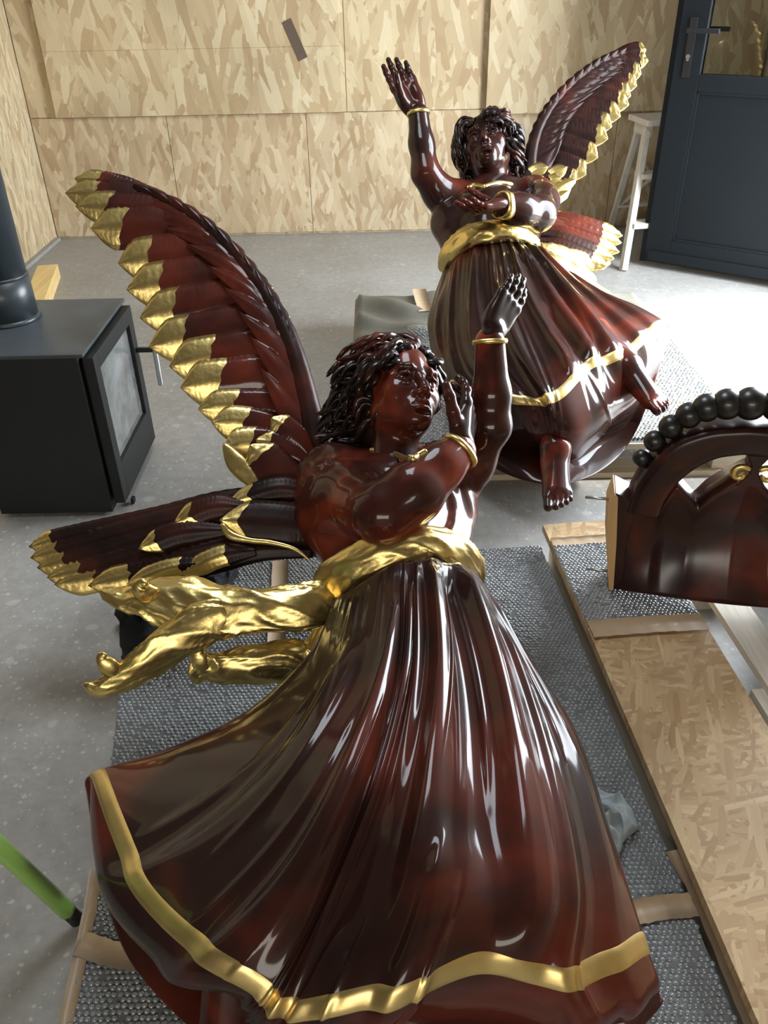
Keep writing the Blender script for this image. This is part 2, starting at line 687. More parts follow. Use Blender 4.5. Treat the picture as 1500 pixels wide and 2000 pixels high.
M['gold_flat'] = gold('gold_paint', (.88, .67, .28), .40, .1)
M['bead'] = plain('black_bead', (.012, .011, .010), .38, coat=.25, nscale=20, var=.4)
M['raw_wood'] = wood('raw_cut_wood', (.52, .32, .14), (.66, .44, .21), 'Z', .7)
M['steel'] = plain('steel_rod', (.55, .56, .56), .32, 1.0, var=.1)
M['stove'] = plain('stove_steel', (.006, .007, .007), .55, nscale=14, var=.25)
M['stove_top'] = plain('stove_top_steel', (.055, .065, .072), .40, nscale=7, var=.35)
M['pipe'] = plain('flue_steel', (.030, .038, .044), .33, nscale=6, var=.25)
M['soot_glass'] = plain('sooty_stove_glass', (.20, .21, .21), .12, coat=.6, nscale=7, var=.65)
M['door'] = plain('door_paint', (.004, .0065, .009), .55, nscale=5, var=.12)
M['door'].node_tree.nodes['Principled BSDF'].inputs['Specular IOR Level'].default_value = .25
M['black'] = plain('black_plastic', (.012, .012, .013), .35, var=.2)
M['glass'] = glass('window_glass')
M['ladder'] = wood('ladder_paint', (.50, .47, .41), (.66, .63, .57), 'Z', .6, .6)
M['pine'] = wood('pallet_pine', (.50, .42, .30), (.68, .60, .46), 'X', .7)
M['pine_y'] = wood('pallet_pine_long', (.46, .41, .33), (.66, .60, .50), 'Y', .7)
M['beam'] = wood('fresh_pine', (.70, .48, .18), (.86, .66, .32), 'Y', .6)
M['tape'] = plain('brown_paper_tape', (.40, .29, .185), .42, nscale=9, var=.10, bumps=.15)
M['wrap'] = plain('bubble_wrap_film', (.15, .16, .165), .22, coat=.5, nscale=5, var=.25)
M['bubble'] = plain('bubble_wrap_bubbles', (.235, .25, .26), .08, coat=1.0, nscale=9, var=.3)
M['dust_wrap'] = plain('dusty_film', (.115, .115, .098), .45, nscale=6, var=.3)
M['cloth_black'] = plain('black_cloth', (.010, .011, .014), .92, nscale=12, var=.4, bumps=.6)
M['cloth_grey'] = plain('pale_grey_cloth', (.36, .41, .42), .9, nscale=40, var=.18, bumps=.6)
M['green'] = plain('green_plastic_tube', (.40, .72, .15), .28, coat=.4, var=.12, nscale=3)
M['ground'] = plain('outside_ground', (.36, .37, .28), .9, var=.2, nscale=3)
# ------------------------------------------------------------------ the room
WY, LX, RX_, CZ, FY = 5.10, -1.93, 2.12, 2.80, -2.1
floor_o = struct(MB().box(LX - .1, RX_ + .1, FY - .1, WY + .3, -.08, 0).build('floor', M['concrete']))
struct(MB().box(RX_ + .1, 14, -9, 14, -.12, -.02).build('ground_outside', M['ground']))
wall_b = struct(MB().box(LX - .1, RX_ + .1, WY, WY + .12, 0, CZ).build('wall_back', M['osb_wall']))
wall_l = struct(MB().box(LX - .12, LX, 1.9, WY, 0, CZ).build('wall_left', M['osb_side']))
struct(MB().box(LX - .12, LX, FY, 1.9, 0, CZ).build('wall_left', M['dark_timber']))  # unseen near stretch, clad dark to dim its reflection in the varnished skirt
struct(MB().box(LX - .1, RX_ + .1, FY - .12, FY, 0, CZ).build('wall_front', M['plaster']))
wr = MB()
DY0, DY1, DZ = 2.28, 3.80, 2.2
wr.box(RX_, RX_ + .14, FY, DY0, 0, CZ)
wr.box(RX_, RX_ + .14, DY1, WY, 0, CZ)
wr.box(RX_, RX_ + .14, DY0, DY1, DZ, CZ)
wall_r = struct(wr.build('wall_right', M['osb_side']))
struct(MB().box(LX - .1, RX_ + .1, FY - .1, WY + .2, CZ, CZ + .1).build('ceiling', M['dark_timber']))
# door lining of the open doorway
tr = MB()
tr.box(RX_ - .02, RX_ + .15, DY0 - .05, DY0, 0, DZ + .05).box(RX_ - .02, RX_ + .15, DY1, DY1 + .05, 0, DZ + .05)
tr.box(RX_ - .02, RX_ + .15, DY0 - .05, DY1 + .05, DZ, DZ + .05)
struct(tr.build('trim_1', M['door']))


# boards screwed over the back wall: lower sheets and the two proud upper sheets
def wall_board(x0, x1, z0, z1, t, shift):
    o = MB().box(x0, x1, WY - t, WY - .0005, z0, z1, .002).build('osb_panel', M['osb_low' if z1 < .8 else 'osb_wall'], wall_b)
    return o


zl = .655
xs = [LX + .004, -1.17, -.39, .62, 1.36, RX_ - .004]
for i in range(5):
    wall_board(xs[i] + .0015, xs[i + 1] - .0015, .012, zl + .004, .012, i)
xs2 = [LX + .004, -.16, .62, RX_ - .004]
for i in range(3):
    wall_board(xs2[i] + .0015, xs2[i + 1] - .0015, zl + .008, CZ - .01, .012, i)
for (x0, x1, z0, z1, t) in ((-1.772, -.182, .664, .9858, .040), (-1.772, -.182, .9862, 2.3, .040), (.610, 2.08, .640, 2.3, .055)):
    wall_board(x0, x1, z0, z1, t, 0)
struct(MB().box(LX, LX + .03, 4.42, 5.06, 0, .018).build('baseboard_left', M['concrete']))
# loose wood strands standing proud of the boards are part of the material; one dark strand is a real fleck
fl = PY(576, 78, WY - .042)
f = MB().obox(fl, (-.42, 0, 1), (0, 1, 0), (1, 0, .42), .098, .0015, .026)
f.build('dark_strand', plain('dark_strand', (.09, .06, .04), .6), wall_b)

# ------------------------------------------------------------------ open door leaf on the right
dl = np.array([1.383, 4.323, 0.0])
dd = unit(np.array([.507, -.378, 0]))
dn = np.array([dd[1], -dd[0], 0.0])  # towards the camera
if dn[1] > 0:
    dn = -dn
DW, DT = .92, .045
door = bpy.data.objects.new('door_1', None)
COL.objects.link(door)
door.location = dl
struct(door)
ez = (0, 0, 1)


def dbox(s0, s1, z0, z1, t0, t1, name, mat, par, bev=.003):
    c = dl + dd * (s0 + s1) / 2 + dn * (t0 + t1) / 2 + np.array([0, 0, (z0 + z1) / 2])
    return MB().obox(c, dd, dn, ez, abs(s1 - s0) / 2, abs(t1 - t0) / 2, (z1 - z0) / 2, bev).build(name, mat, par)


st = .125
dbox(0, st, .03, 2.15, -DT, 0, 'door_stile', M['door'], door)
dbox(DW - st, DW, .03, 2.15, -DT, 0, 'door_stile', M['door'], door)
dbox(st, DW - st, .03, .15, -DT, 0, 'door_rail', M['door'], door)
dbox(st, DW - st, .83, .90, -DT, 0, 'door_rail', M['door'], door)
dbox(st, DW - st, 2.03, 2.15, -DT, 0, 'door_rail', M['door'], door)
dbox(st, DW - st, .15, .83, -DT + .008, -.010, 'door_panel', M['door'], door)
gl = dbox(st, DW - st, .90, 2.03, -.026, -.018, 'window_pane', M['glass'], door, 0)
# beads framing the panel, weather bar, overlap flange
dbox(st, st + .012, .15, .83, -.010, -.002, 'panel_bead', M['door'], door, .002)
dbox(DW - st - .012, DW - st, .15, .83, -.010, -.002, 'panel_bead', M['door'], door, .002)
dbox(st, DW - st, .15, .162, -.010, -.002, 'panel_bead', M['door'], door, .002)
dbox(st, DW - st, .818, .83, -.010, -.002, 'panel_bead', M['door'], door, .002)
dbox(.02, DW, .04, .09, 0, .012, 'weather_bar', M['door'], door, .004)
dbox(-.03, .0, .02, 2.16, -DT, -.02, 'door_flange', M['door'], door, .003)
# handle, plate and cylinder
hz = 1.075
dbox(.045, .080, hz - .19, hz + .05, 0, .006, 'lock_plate', M['black'], door, .002)
hd = MB()
hp = dl + dd * .062 + np.array([0, 0, hz])
hd.cyl(hp + dn * .004, hp + dn * .05, .010, n=12)
hd.bar(hp + dn * .05 - dd * .01, hp + dn * .05 + dd * .135, .018, .020, bev=.004)
hd.bar(hp - dn * (DT + .05) - dd * .01, hp - dn * (DT + .05) + dd * .135, .018, .020, bev=.004)
hd.cyl(hp - dn * (DT + .05), hp - dn * DT, .010, n=12)
hd.build('door_handle', M['black'], door)
kc = dl + dd * .062 + np.array([0, 0, hz - .105])
kk = MB().cyl(kc, kc + dn * .011, .0095, n=16)
kk.cyl(kc - np.array([0, 0, .013]), kc - np.array([0, 0, .013]) + dn * .010, .006, n=12)
kk.build('lock_cylinder', M['steel'], door)

# ------------------------------------------------------------------ stepladder behind the door
lf = PZ(1217, 529, 0)
lad = thing('stepladder', lf, 'whitewashed wooden stepladder leaning half hidden behind the dark door', 'ladder')
ltop = PY(1264, 246, 4.58)
lh = ltop[2]
wv = unit(np.array([1.0, .16, 0]))
W_ = .34


def lpt(p, s):
    return p + wv * s


rf = PZ(1190, 449, 0)
rtop = PY(1250, 246, 4.70)
rtop[2] = lh
for s in (0, W_):
    MB().bar(lpt(lf, s), lpt(ltop, s), .030, .045, (0, 1, .3), .003).build('stile', M['ladder'], lad)
    MB().bar(lpt(rf, s), lpt(rtop, s), .028, .034, (0, 1, .3), .003).build('rear_leg', M['ladder'], lad)
tc_ = (lpt(ltop, W_ / 2) + lpt(rtop, W_ / 2)) / 2 + np.array([0, 0, .020])
MB().obox(tc_, wv, np.cross(ez, wv), ez, W_ / 2 + .035, .12, .014, .004).build('top_board', M['ladder'], lad)
for k in (0, W_):
    c = (lpt(ltop, k) + lpt(rtop, k)) / 2 - np.array([0, 0, .02])
    MB().obox(c, np.cross(ez, wv), wv, ez, .09, .010, .030, .003).build('side_cheek', M['ladder'], lad)
for t in (.32, .66):
    c = lpt(lf + (ltop - lf) * t, W_ / 2) + np.array([0, .01, 0])
    MB().obox(c, wv, np.cross(ez, wv), ez, W_ / 2, .050, .012, .003).build('tread', M['ladder'], lad)
for (ta, tb) in ((.22, .80), (.80, .22)):
    MB().bar(lpt(rf + (rtop - rf) * ta, 0), lpt(rf + (rtop - rf) * tb, W_), .010, .028, (0, 1, 0)).build('cross_brace', M['ladder'], lad)
MB().bar(lpt(rf + (rtop - rf) * .25, 0), lpt(rf + (rtop - rf) * .25, W_), .012, .06, (0, 1, 0)).build('rear_rail', M['ladder'], lad)

# ------------------------------------------------------------------ wood stove and flue
SY0, SY1, SX0, SX1 = 2.052, 2.475, -1.13, -.800
stz = PY(178, 690, SY0)[2]
stove = thing('wood_stove', (SX0 / 2 + SX1 / 2, (SY0 + SY1) / 2, 0), 'black steel wood-burning stove with a sooty glass door', 'stove')
b = MB().box(SX0, SX1, SY0, SY1, .012, stz - .010, .004)
b.build('stove_body', M['stove'], stove)
MB().box(SX0 + .03, SX1 - .03, SY0 + .03, SY1 - .03, 0, .014).build('plinth', M['black'], stove)
MB().box(SX0 - .008, SX1 + .020, SY0 - .008, SY1 + .010, stz - .010, stz, .003).build('top_plate', M['stove_top'], stove)
# door leaf: frame around glass, side groove, handle
dz0, dz1 = .035, stz - .018
dx = SX1 + .008
dr = MB()
dr.box(dx, dx + .030, SY0 + .012, SY0 + .055, dz0, dz1, .003)
dr.box(dx, dx + .030, SY1 - .050, SY1 - .004, dz0, dz1, .003)
dr.box(dx, dx + .030, SY0 + .055, SY1 - .050, dz0, dz0 + .115, .002)
dr.box(dx, dx + .030, SY0 + .055, SY1 - .050, dz1 - .045, dz1, .002)
sdoor = dr.build('stove_door', M['stove'], stove)
MB().box(dx + .010, dx + .018, SY0 + .050, SY1 - .045, dz0 + .11, dz1 - .04).build('door_glass', M['soot_glass'], sdoor)
MB().box(SX1 - .002, dx + .002, SY0 + .03, SY1 - .03, dz0 + .02, dz1 - .02).build('door_seal', M['black'], stove)
hA = np.array([dx + .028, SY1 - .030, dz1 - .135])
h = MB().bar(hA, hA + np.array([.055, 0, 0]), .010, .014)
sh_ = h.build('handle_bracket', M['stove'], sdoor)
hB = hA + np.array([.060, 0, .012])
MB().cyl(hB, hB + np.array([.004, -.016, -.125]), .0085, n=16).build('handle', M['steel'], sdoor)
MB().box(dx + .031, dx + .040, SY0 + .055, SY0 + .075, .004, .020).build('ash_lip', M['stove'], stove)
pc = PZ(18, 622, stz)
flue = MB()
PR = .079
flue.cyl((pc[0], pc[1], stz), (pc[0], pc[1], CZ), PR, n=40)
fo = flue.build('flue_pipe', M['pipe'], None, True, loc=(pc[0], pc[1], stz))
tag(fo, 'dark grey steel flue pipe rising from the wood stove', 'pipe')
cl = MB().cyl((pc[0], pc[1], stz), (pc[0], pc[1], stz + .012), PR + .012, PR + .006, 40)
cl.build('base_collar', M['pipe'], fo, True)
cl = MB().cyl((pc[0], pc[1], stz + .012), (pc[0], pc[1], stz + .125), PR + .004, PR + .004, 40).cyl((pc[0], pc[1], stz + .125), (pc[0], pc[1], stz + .131), PR + .005, PR + .001, 40)
cl.build('pipe_sleeve', M['pipe'], fo, True)

# fresh pine beam lying behind the stove
p0, p1 = PZ(93, 517, .07), PZ(60, 600, .07)
bm_ = MB().bar((p0[0], p0[1], .035), (p1[0], p1[1], .035), .10, .07, bev=.003)
tag(bm_.build('timber_offcut', M['beam'], None, loc=(p0[0], p0[1], 0)), 'short yellow pine timber lying by the left wall behind the stove', 'timber')


# ------------------------------------------------------------------ bubble wrap: film plus real bubbles
def bubbles(name, quad, z, parent, mat, pitch=.0100, h=.0036, keep=None, zfun=None):
    quad = np.array(quad, float)
    lo, hi = quad.min(0), quad.max(0)
    pts = []
    r = 0
    y = lo[1]
    while y < hi[1]:
        x = lo[0] + (pitch / 2 if r % 2 else 0)
        while x < hi[0]:
            pts.append((x, y))
            x += pitch
        y += pitch * .866
        r += 1
    P = np.array(pts)
    ins = np.zeros(len(P), bool)
    n = len(quad)
    for i in range(n):
        a, b_ = quad[i], quad[(i + 1) % n]
        c_ = (a[1] > P[:, 1]) != (b_[1] > P[:, 1])
        ins ^= c_ & (P[:, 0] < (b_[0] - a[0]) * (P[:, 1] - a[1]) / (b_[1] - a[1] + 1e-12) + a[0])
    P = P[ins]
    if keep is not None:
        P = P[keep(P[:, 0], P[:, 1])]
    P = P[RNG.random(len(P)) > .07]
    P = P + RNG.uniform(-.0009, .0009, P.shape)
    k = len(P)
    R = pitch * .46
    m = 6
    A = np.arange(m) * 2 * np.pi / m
    ring0 = np.stack([np.cos(A) * R, np.sin(A) * R, np.zeros(m)], 1)
    ring1 = np.stack([np.cos(A + .5) * R * .72, np.sin(A + .5) * R * .72, np.full(m, h * .75)], 1)
    T = np.vstack([ring0, ring1, [[0, 0, h]]])
    hs = RNG.uniform(.35, 1.15, k)
    V = np.repeat(T[None], k, 0)
    V[:, :, 2] *= hs[:, None]
    zz = np.full(k, z) if zfun is None else zfun(P[:, 0], P[:, 1])
    V[:, :, 0] += P[:, 0:1]
    V[:, :, 1] += P[:, 1:2]
    V[:, :, 2] += zz[:, None]
    fc = []
    for i in range(m):
        j = (i + 1) % m
        fc += [(i, j, m + i), (j, m + j, m + i), (m + i, m + j, 2 * m)]
    fc = np.array(fc)
    F = (fc[None] + (np.arange(k) * (2 * m + 1))[:, None, None]).reshape(-1, 3)
    o = mesh_obj(name, V.reshape(-1, 3), F, mat, parent)
    tag(o, kind='stuff')
    return o


def prism(quad, z0, z1):
    q = np.array(quad, float)
    n = len(q)
    v = [(p[0], p[1], z0) for p in q] + [(p[0], p[1], z1) for p in q]
    f = [tuple(range(n - 1, -1, -1)), tuple(range(n, 2 * n))] + [(i, (i + 1) % n, n + (i + 1) % n, n + i) for i in range(n)]
    return MB().add(v, f)


def tape_strip(parent, pts, z, w, t=.0012):
    """paper tape laid along a line, slightly wavy edges"""
    C = spline(np.array([(p[0], p[1], z) for p in pts]), 24)
    T, S, N = frames(C, (0, 0, 1))
    v, f = [], []
    for i in range(len(C)):
        jit = RNG.uniform(-.0008, .0008, 2)
        for s, j in ((-1, jit[0]), (1, jit[1])):
            for zz in (0, t):
                v.append(C[i] + S[i] * (s * w / 2 + j) + np.array([0, 0, zz + .0006 * math.sin(i * 1.7)]))
    for i in range(len(C) - 1):
        a, b_ = 4 * i, 4 * i + 4
        f += [(a + 1, b_ + 1, b_ + 3, a + 3), (a, a + 1, b_ + 1, b_), (a + 2, b_ + 2, b_ + 3, a + 3), (a, b_, b_ + 2, a + 2)]
    return mesh_obj('tape_strip', v, f, M['tape'], parent)


# --- low wrapped platform under the near angel
PFZ = .055
pq = [PZ(150, 2100, PFZ)[:2], PZ(1500, 2080, PFZ)[:2], PZ(1083, 1066, PFZ)[:2], PZ(330, 1105, PFZ)[:2], PZ(235, 1340, PFZ)[:2], PZ(182, 1800, PFZ)[:2]]
pq[0] = np.array([-.475, .45])
OZ = .112
oa, ob = PZ(1060, 1024, OZ), PZ(1478, 1990, OZ)
od = unit(ob - oa)
pq[1] = (oa + od * ((.45 - oa[1]) / od[1]))[:2] - np.array([.006, 0])
pq[2] = (oa + od * ((pq[2][1] - oa[1]) / od[1]))[:2] - np.array([.006, 0])
plat = thing('bubble_wrapped_platform', (0, 1.1, 0), 'low platform covered in grey bubble wrap under the near angel statue', 'platform')
prism(pq, .0, PFZ - .004).build('board', M['pine'], plat)
prism(pq, PFZ - .004, PFZ).build('wrap_film', M['wrap'], plat)
bubbles('bubbles', pq, PFZ, plat, M['bubble'])
tape_strip(plat, [PZ(548, 1098, PFZ), PZ(545, 1180, PFZ), PZ(535, 1330, PFZ)], PFZ + .004, .042)
tape_strip(plat, [PZ(158, 1845, PFZ), PZ(250, 1872, PFZ), PZ(400, 1868, PFZ)], PFZ + .004, .040)
tape_strip(plat, [PZ(188, 1700, PFZ), PZ(172, 1800, PFZ), PZ(118, 2050, PFZ)], PFZ + .002, .022)
tape_strip(plat, [PZ(1215, 1790, PFZ), PZ(1290, 1776, PFZ), PZ(1375, 1768, PFZ)], PFZ + .004, .042)
tape_strip(plat, [PZ(1312, 1665, PFZ), PZ(1370, 1770, PFZ), PZ(1470, 2010, PFZ)], PFZ + .0046, .026)

# --- OSB plank on the right, part wrapped
OZ = .112
oa, ob = PZ(1060, 1024, OZ), PZ(1478, 1990, OZ)
od = unit(ob - oa)
os_ = np.array([-od[1], od[0], 0.0])
if os_[0] < 0:
    os_ = -os_
OW = .262


def oq(t0, t1, s0=0.0, s1=OW):
    return [(oa + od * t0 + os_ * s0)[:2], (oa + od * t1 + os_ * s0)[:2], (oa + od * t1 + os_ * s1)[:2], (oa + od * t0 + os_ * s1)[:2]]


plank = thing('osb_plank', (oa[0], oa[1], 0), 'long particle board plank with bubble wrap taped over its far end', 'plank')
prism(oq(0, 1.45), OZ - .020, OZ).build('board', M['osb_board'], plank)


def tpar(px, py):
    return float((PZ(px, py, OZ) - oa) @ od)


t1, t2 = tpar(1080, 1068), tpar(1160, 1225)
prism(oq(t1, t2, .001, OW - .001), OZ, OZ + .003).build('wrap_film', M['wrap'], plank)
bubbles('bubbles', oq(t1, t2, .003, OW - .003), OZ + .003, plank, M['bubble'], pitch=.0095)
e = lambda t, s: oa + od * t + os_ * s
tape_strip(plank, [e(t1 - .016, .002), e(t1 - .016, OW / 2), e(t1 - .016, OW - .002)], OZ + .003, .034)
tape_strip(plank, [e(t2 + .012, .002), e(t2 + .010, OW / 2), e(t2 + .014, OW - .002)], OZ + .006, .055)
for s in (.02, OW - .06):
    prism(oq(.02, 1.4, s, s + .045), 0, OZ - .020).build('batten', M['pine_y'], plank)

# --- pale pallet to the right of the plank
pal = thing('wooden_pallet', (e(.3, .5)[0], e(.3, .5)[1], 0), 'pale slatted wooden pallet beside the particle board plank', 'pallet')
for k in range(5):
    s0 = OW + .055 + k * .155
    prism(oq(-.02, 1.30, s0, s0 + .078), .085, .103).build('slat', M['pine_y'], pal)
for t in (.16, .60, 1.05):
    prism(oq(t, t + .09, OW + .030, OW + .80), .065, .085).build('cross_board', M['pine_y'], pal)
    for s0 in (OW + .055, OW + .365, OW + .675):
        prism(oq(t, t + .09, s0, s0 + .078), 0, .065).build('block', M['pine_y'], pal)

# --- pallet under the far angel
RZ = .125
rp = thing('wooden_pallet', (.5, 2.9, 0), 'wooden pallet covered in bubble wrap under the far angel statue', 'pallet')
X0, X1 = -.10, 1.12
Y0 = PZ(870, 872, RZ)[1]
Y1 = PZ(690, 584, RZ)[1]
nb = 8
for k in range(nb):
    y0 = Y0 + (Y1 - Y0 - .10) * k / (nb - 1)
    MB().box(X0, X1, y0, y0 + .10, RZ - .024, RZ - .004, .003).build('deck_board', M['pine'], rp)
for k in range(3):
    x0 = X0 + (X1 - X0 - .10) * k / 2
    MB().box(x0, x0 + .10, Y0 + .02, Y1 - .02, RZ - .046, RZ - .024, .002).build('stringer', M['pine_y'], rp)
    for y0 in (Y0 + .01, (Y0 + Y1) / 2, Y1 - .11):
        MB().box(x0, x0 + .10, y0, y0 + .10, .020, RZ - .046, .002).build('block', M['pine'], rp)
for y0 in (Y0, (Y0 + Y1) / 2 - .05, Y1 - .10):
    MB().box(X0, X1, y0, y0 + .10, 0.0, .020, .002).build('base_board', M['pine'], rp)


def rz(x, y):
    w = np.clip((y - 2.75) / .3, 0, 1) * np.clip((.6 - x) / .3, 0, 1)
    return RZ + .010 + .022 * w * (np.sin(y * 26 + 5 * x + 2 * np.sin(7 * x)) * .5 + .5) + .006 * w * np.sin(x * 31 + y * 9)


nx_, ny_ = 70, 80
gx, gy = np.meshgrid(np.linspace(X0 - .006, X1, nx_), np.linspace(Y0 + .004, Y1 + .004, ny_), indexing='ij')
gz = rz(gx, gy)
edge = np.minimum(np.minimum(gx - gx.min(), gx.max() - gx), np.minimum(gy - gy.min(), gy.max() - gy))
gz2 = np.where(edge < .012, RZ - .004 + (gz - RZ + .004) * np.sqrt(np.clip(edge / .012, 0, 1)), gz)
top = np.stack([gx, gy, gz2], -1).reshape(-1, 3)
bot = np.stack([gx, gy, np.full_like(gx, RZ - .004)], -1).reshape(-1, 3)
F_ = grid_faces(nx_, ny_)
nn_ = len(top)
F2 = [tuple(i + nn_ for i in reversed(q)) for q in F_]
mi = []
for q in F_:
    cc = top[list(q)].mean(0)
    mi.append(1 if cc[1] > 3.05 + .08 * math.sin(9 * cc[0]) else 0)
mesh_obj('wrap_film', np.vstack([top, bot]), F_ + F2, [M['wrap'], M['dust_wrap']], rp, midx=mi + [0] * len(F2))
bubbles('bubbles', [(X0 + .02, Y0 + .015), (X1 - .01, Y0 + .015), (X1 - .01, Y1 - .02), (X0 + .02, Y1 - .02)], RZ, rp, M['bubble'], pitch=.0125, zfun=lambda x, y: rz(x, y) - .0006,
        keep=lambda x, y: y < 3.03 + .08 * np.sin(9 * x))
tape_strip(rp, [(.175, 3.58), (.18, 3.45), (.19, 3.3)], RZ + .026, .06)


# ------------------------------------------------------------------ cloths and the green tube
def heap(name, c, rx, ry, h, seed, mat, label, cat, amp=.25, freq=9, z0=0.0, base=None):
    rg = np.random.default_rng(seed)
    n, m = 40, 72
    ph = rg.uniform(0, 6.28, 12)
    V, Fc = [], []
    for i in range(n):
        t = i / (n - 1)
        for j in range(m):
            a = 2 * math.pi * j / m
            rr = math.sin(t * math.pi / 2) ** .8
            w = 1 + .16 * math.sin(2 * a + ph[0]) + .12 * math.sin(3 * a + ph[1]) + .07 * math.sin(5 * a + ph[2])
            x, y = rx * rr * w * math.cos(a), ry * rr * w * math.sin(a)
            fold = sum(math.sin(freq * k * (x * math.cos(ph[k]) + y * math.sin(ph[k])) / max(rx, ry) + ph[k + 4] + 1.5 * math.sin(4 * y / ry + ph[k])) / k for k in (1, 2, 3))
            z = h * math.cos(t * math.pi / 2) ** .6 * (1 + amp * fold * (1 - t * t * .3))
            xx, yy = c[0] + x * (1 + .05 * fold), c[1] + y * (1 + .05 * fold)
            nv_ = mnoise.noise_vector(Vector((xx * 26, yy * 26, z * 22 + seed)))
            xx, yy = xx + .016 * nv_[0], yy + .016 * nv_[1]
            z = z * (1 + .5 * (1 - 2 * min(1, abs(nv_[2]) * 2.2))) if t < .97 else z
            zb_ = z0 if base is None else base(xx, yy)
            V.append((xx, yy, zb_ + max(.002, z)))
    for i in range(n - 1):
        for j in range(m):
            Fc.append((i * m + j, (i + 1) * m + j, (i + 1) * m + (j + 1) % m, i * m + (j + 1) % m))
    Fc.append(tuple((n - 1) * m + j for j in range(m - 1, -1, -1)))
    o = mesh_obj(name, V, Fc, mat, None, loc=(c[0], c[1], z0))
    return tag(o, label, cat)


def edge_x(y):
    a, b_ = pq[3], pq[4]
    return a[0] + (b_[0] - a[0]) * (y - a[1]) / (b_[1] - a[1])


heap('dark_cloth', PZ(348, 1180, .03), .125, .17, .095, 3, M['cloth_black'], 'crumpled black cloth on the floor under the near lower wing', 'cloth', .28, 6, base=lambda x, y: (PFZ + .008) * min(1, max(0, (x - edge_x(y) + .045) / .04)))
heap('grey_rag', PZ(1160, 1592, PFZ + .02), .062, .082, .035, 8, M['cloth_grey'], 'pale blue grey rag sticking out beside the near skirt', 'cloth', .22, 3.2, PFZ + .004)
g0, g1 = PZ(150, 1796, .018), PD(-60, 1600, 1.22)
gr = thing('green_tube', (g0[0], g0[1], 0), 'bright green plastic tube with a black end cap at lower left', 'tube')
gv = unit(g1 - g0)
g1 = g0 + gv * .85
MB().cyl(g0 + gv * .03, g1, .0145, n=28).build('tube', M['green'], gr, True)
MB().cyl(g0 - gv * .002, g0 + gv * .034, .0122, n=24).build('end_cap', M['black'], gr, True)
# ------------------------------------------------------------------ statue builders
def frame_from(fwd, up):
    f_ = unit(fwd)
    u_ = unit(np.asarray(up) - f_ * float(np.dot(up, f_)))
    return np.stack([np.cross(f_, u_), f_, u_], 1)  # columns X, Y(forward), Z(up)


def head_frame(yaw, pitch, roll):
    """columns X, forward, up: yaw to the picture's right, then tilt back, then lean"""
    y_, p_, r_ = (math.radians(a) for a in (yaw, pitch, roll))
    bk, up = BACK * math.cos(p_) + UPV * math.sin(p_), UPV * math.cos(p_) - BACK * math.sin(p_)
    fw = bk * math.cos(y_) + RIGHT * math.sin(y_)
    Rm = np.array(Matrix.Rotation(-r_, 3, Vector(BACK)))
    return frame_from(Rm @ fw, Rm @ up)


def head_sdf():
    s = SDF((-.11, -.14, -.20), (.11, .16, .16), .0022)
    s.ell((0, -.018, .036), (.070, .090, .076), .02)
    s.ell((0, .018, -.016), (.056, .070, .076), .035)
    for q in (-1, 1):
        s.cone((q * .044, .004, -.045), (q * .010, .064, -.079), .018, .015, .03)
        s.ell((q * .038, .054, -.020), (.019, .017, .018), .03)
    s.ell((0, .071, -.084), (.018, .017, .014), .022)
    s.cone((0, .046, .058), (0, .058, .028), .028, .022, .03)
    for q in (-1, 1):      # sockets, then brows, balls and lids
        s.ell((q * .029, .099, .001), (.024, .024, .0150), .014, sub=True)
    for q in (-1, 1):
        s.chain([(q * .009, .083, .0175), (q * .022, .086, .0255), (q * .038, .078, .0265), (q * .052, .060, .0165)], [.0060, .0064, .0060, .0050], .008)
        s.ell((q * .029, .0660, -.0005), (.0165, .0160, .0145), .002)
        s.chain([(q * .0125, .0735, -.001), (q * .019, .0825, .0085), (q * .029, .0850, .0120), (q * .040, .0790, .0100), (q * .0485, .0665, .0000)], [.0022, .0033, .0038, .0034, .0026], .0022)
        s.chain([(q * .0130, .0735, -.003), (q * .020, .0800, -.0100), (q * .030, .0810, -.0130), (q * .040, .0750, -.0105), (q * .0480, .0660, -.001)], [.0018, .0025, .0028, .0026, .002], .0022)
        s.ell((q * .0300, .0835, .0005), (.0050, .0042, .0055), .0015, sub=True)
    # nose
    s.chain([(0, .080, .020), (0, .0885, .004), (0, .0995, -.016), (0, .1065, -.030)], [.0075, .0062, .0072, .0092], .010)
    for q in (-1, 1):
        s.ell((q * .0105, .0935, -.0335), (.0076, .0105, .0068), .006)
        s.ell((q * .0062, .1000, -.0415), (.0036, .0050, .0036), .0025, sub=True)
    # mouth
    s.ell((0, .076, -.060), (.027, .017, .020), .022)
    s.cone((0, .0985, -.043), (0, .0960, -.049), .0024, .0030, .004)
    for q in (-1, 1):
        s.chain([(0, .0950, -.0530), (q * .008, .0955, -.0520), (q * .019, .0855, -.0570)], [.0044, .0048, .0022], .004)
        s.chain([(0, .0935, -.0650), (q * .008, .0920, -.0642), (q * .017, .0850, -.0605)], [.0056, .0052, .0022], .004)
        s.cone((0, .1020, -.0588), (q * .020, .0895, -.0585), .0017, .0013, .0025, sub=True)
    s.ell((0, .091, -.0735), (.014, .007, .0045), .007, sub=True)
    # neck stump
    s.cone((0, -.020, -.050), (0, -.034, -.185), .046, .047, .03)
    return s.mesh()


HEAD_V, HEAD_F = head_sdf()


from mathutils.bvhtree import BVHTree


def caster(V, F):
    t = BVHTree.FromPolygons([tuple(p) for p in V], [tuple(int(i) for i in f_) for f_ in F])

    def hit(px, py, off=0.0):
        d = unit(ray(px, py))
        loc, nrm, _, _ = t.ray_cast(Vector(CAM_C), Vector(d))
        return np.array(loc) - d * off if loc is not None else PD(px, py, 1.75)
    return hit


def place(V, frame, origin, scale=1.0):
    return np.asarray(origin) + (np.asarray(V) * scale) @ frame.T


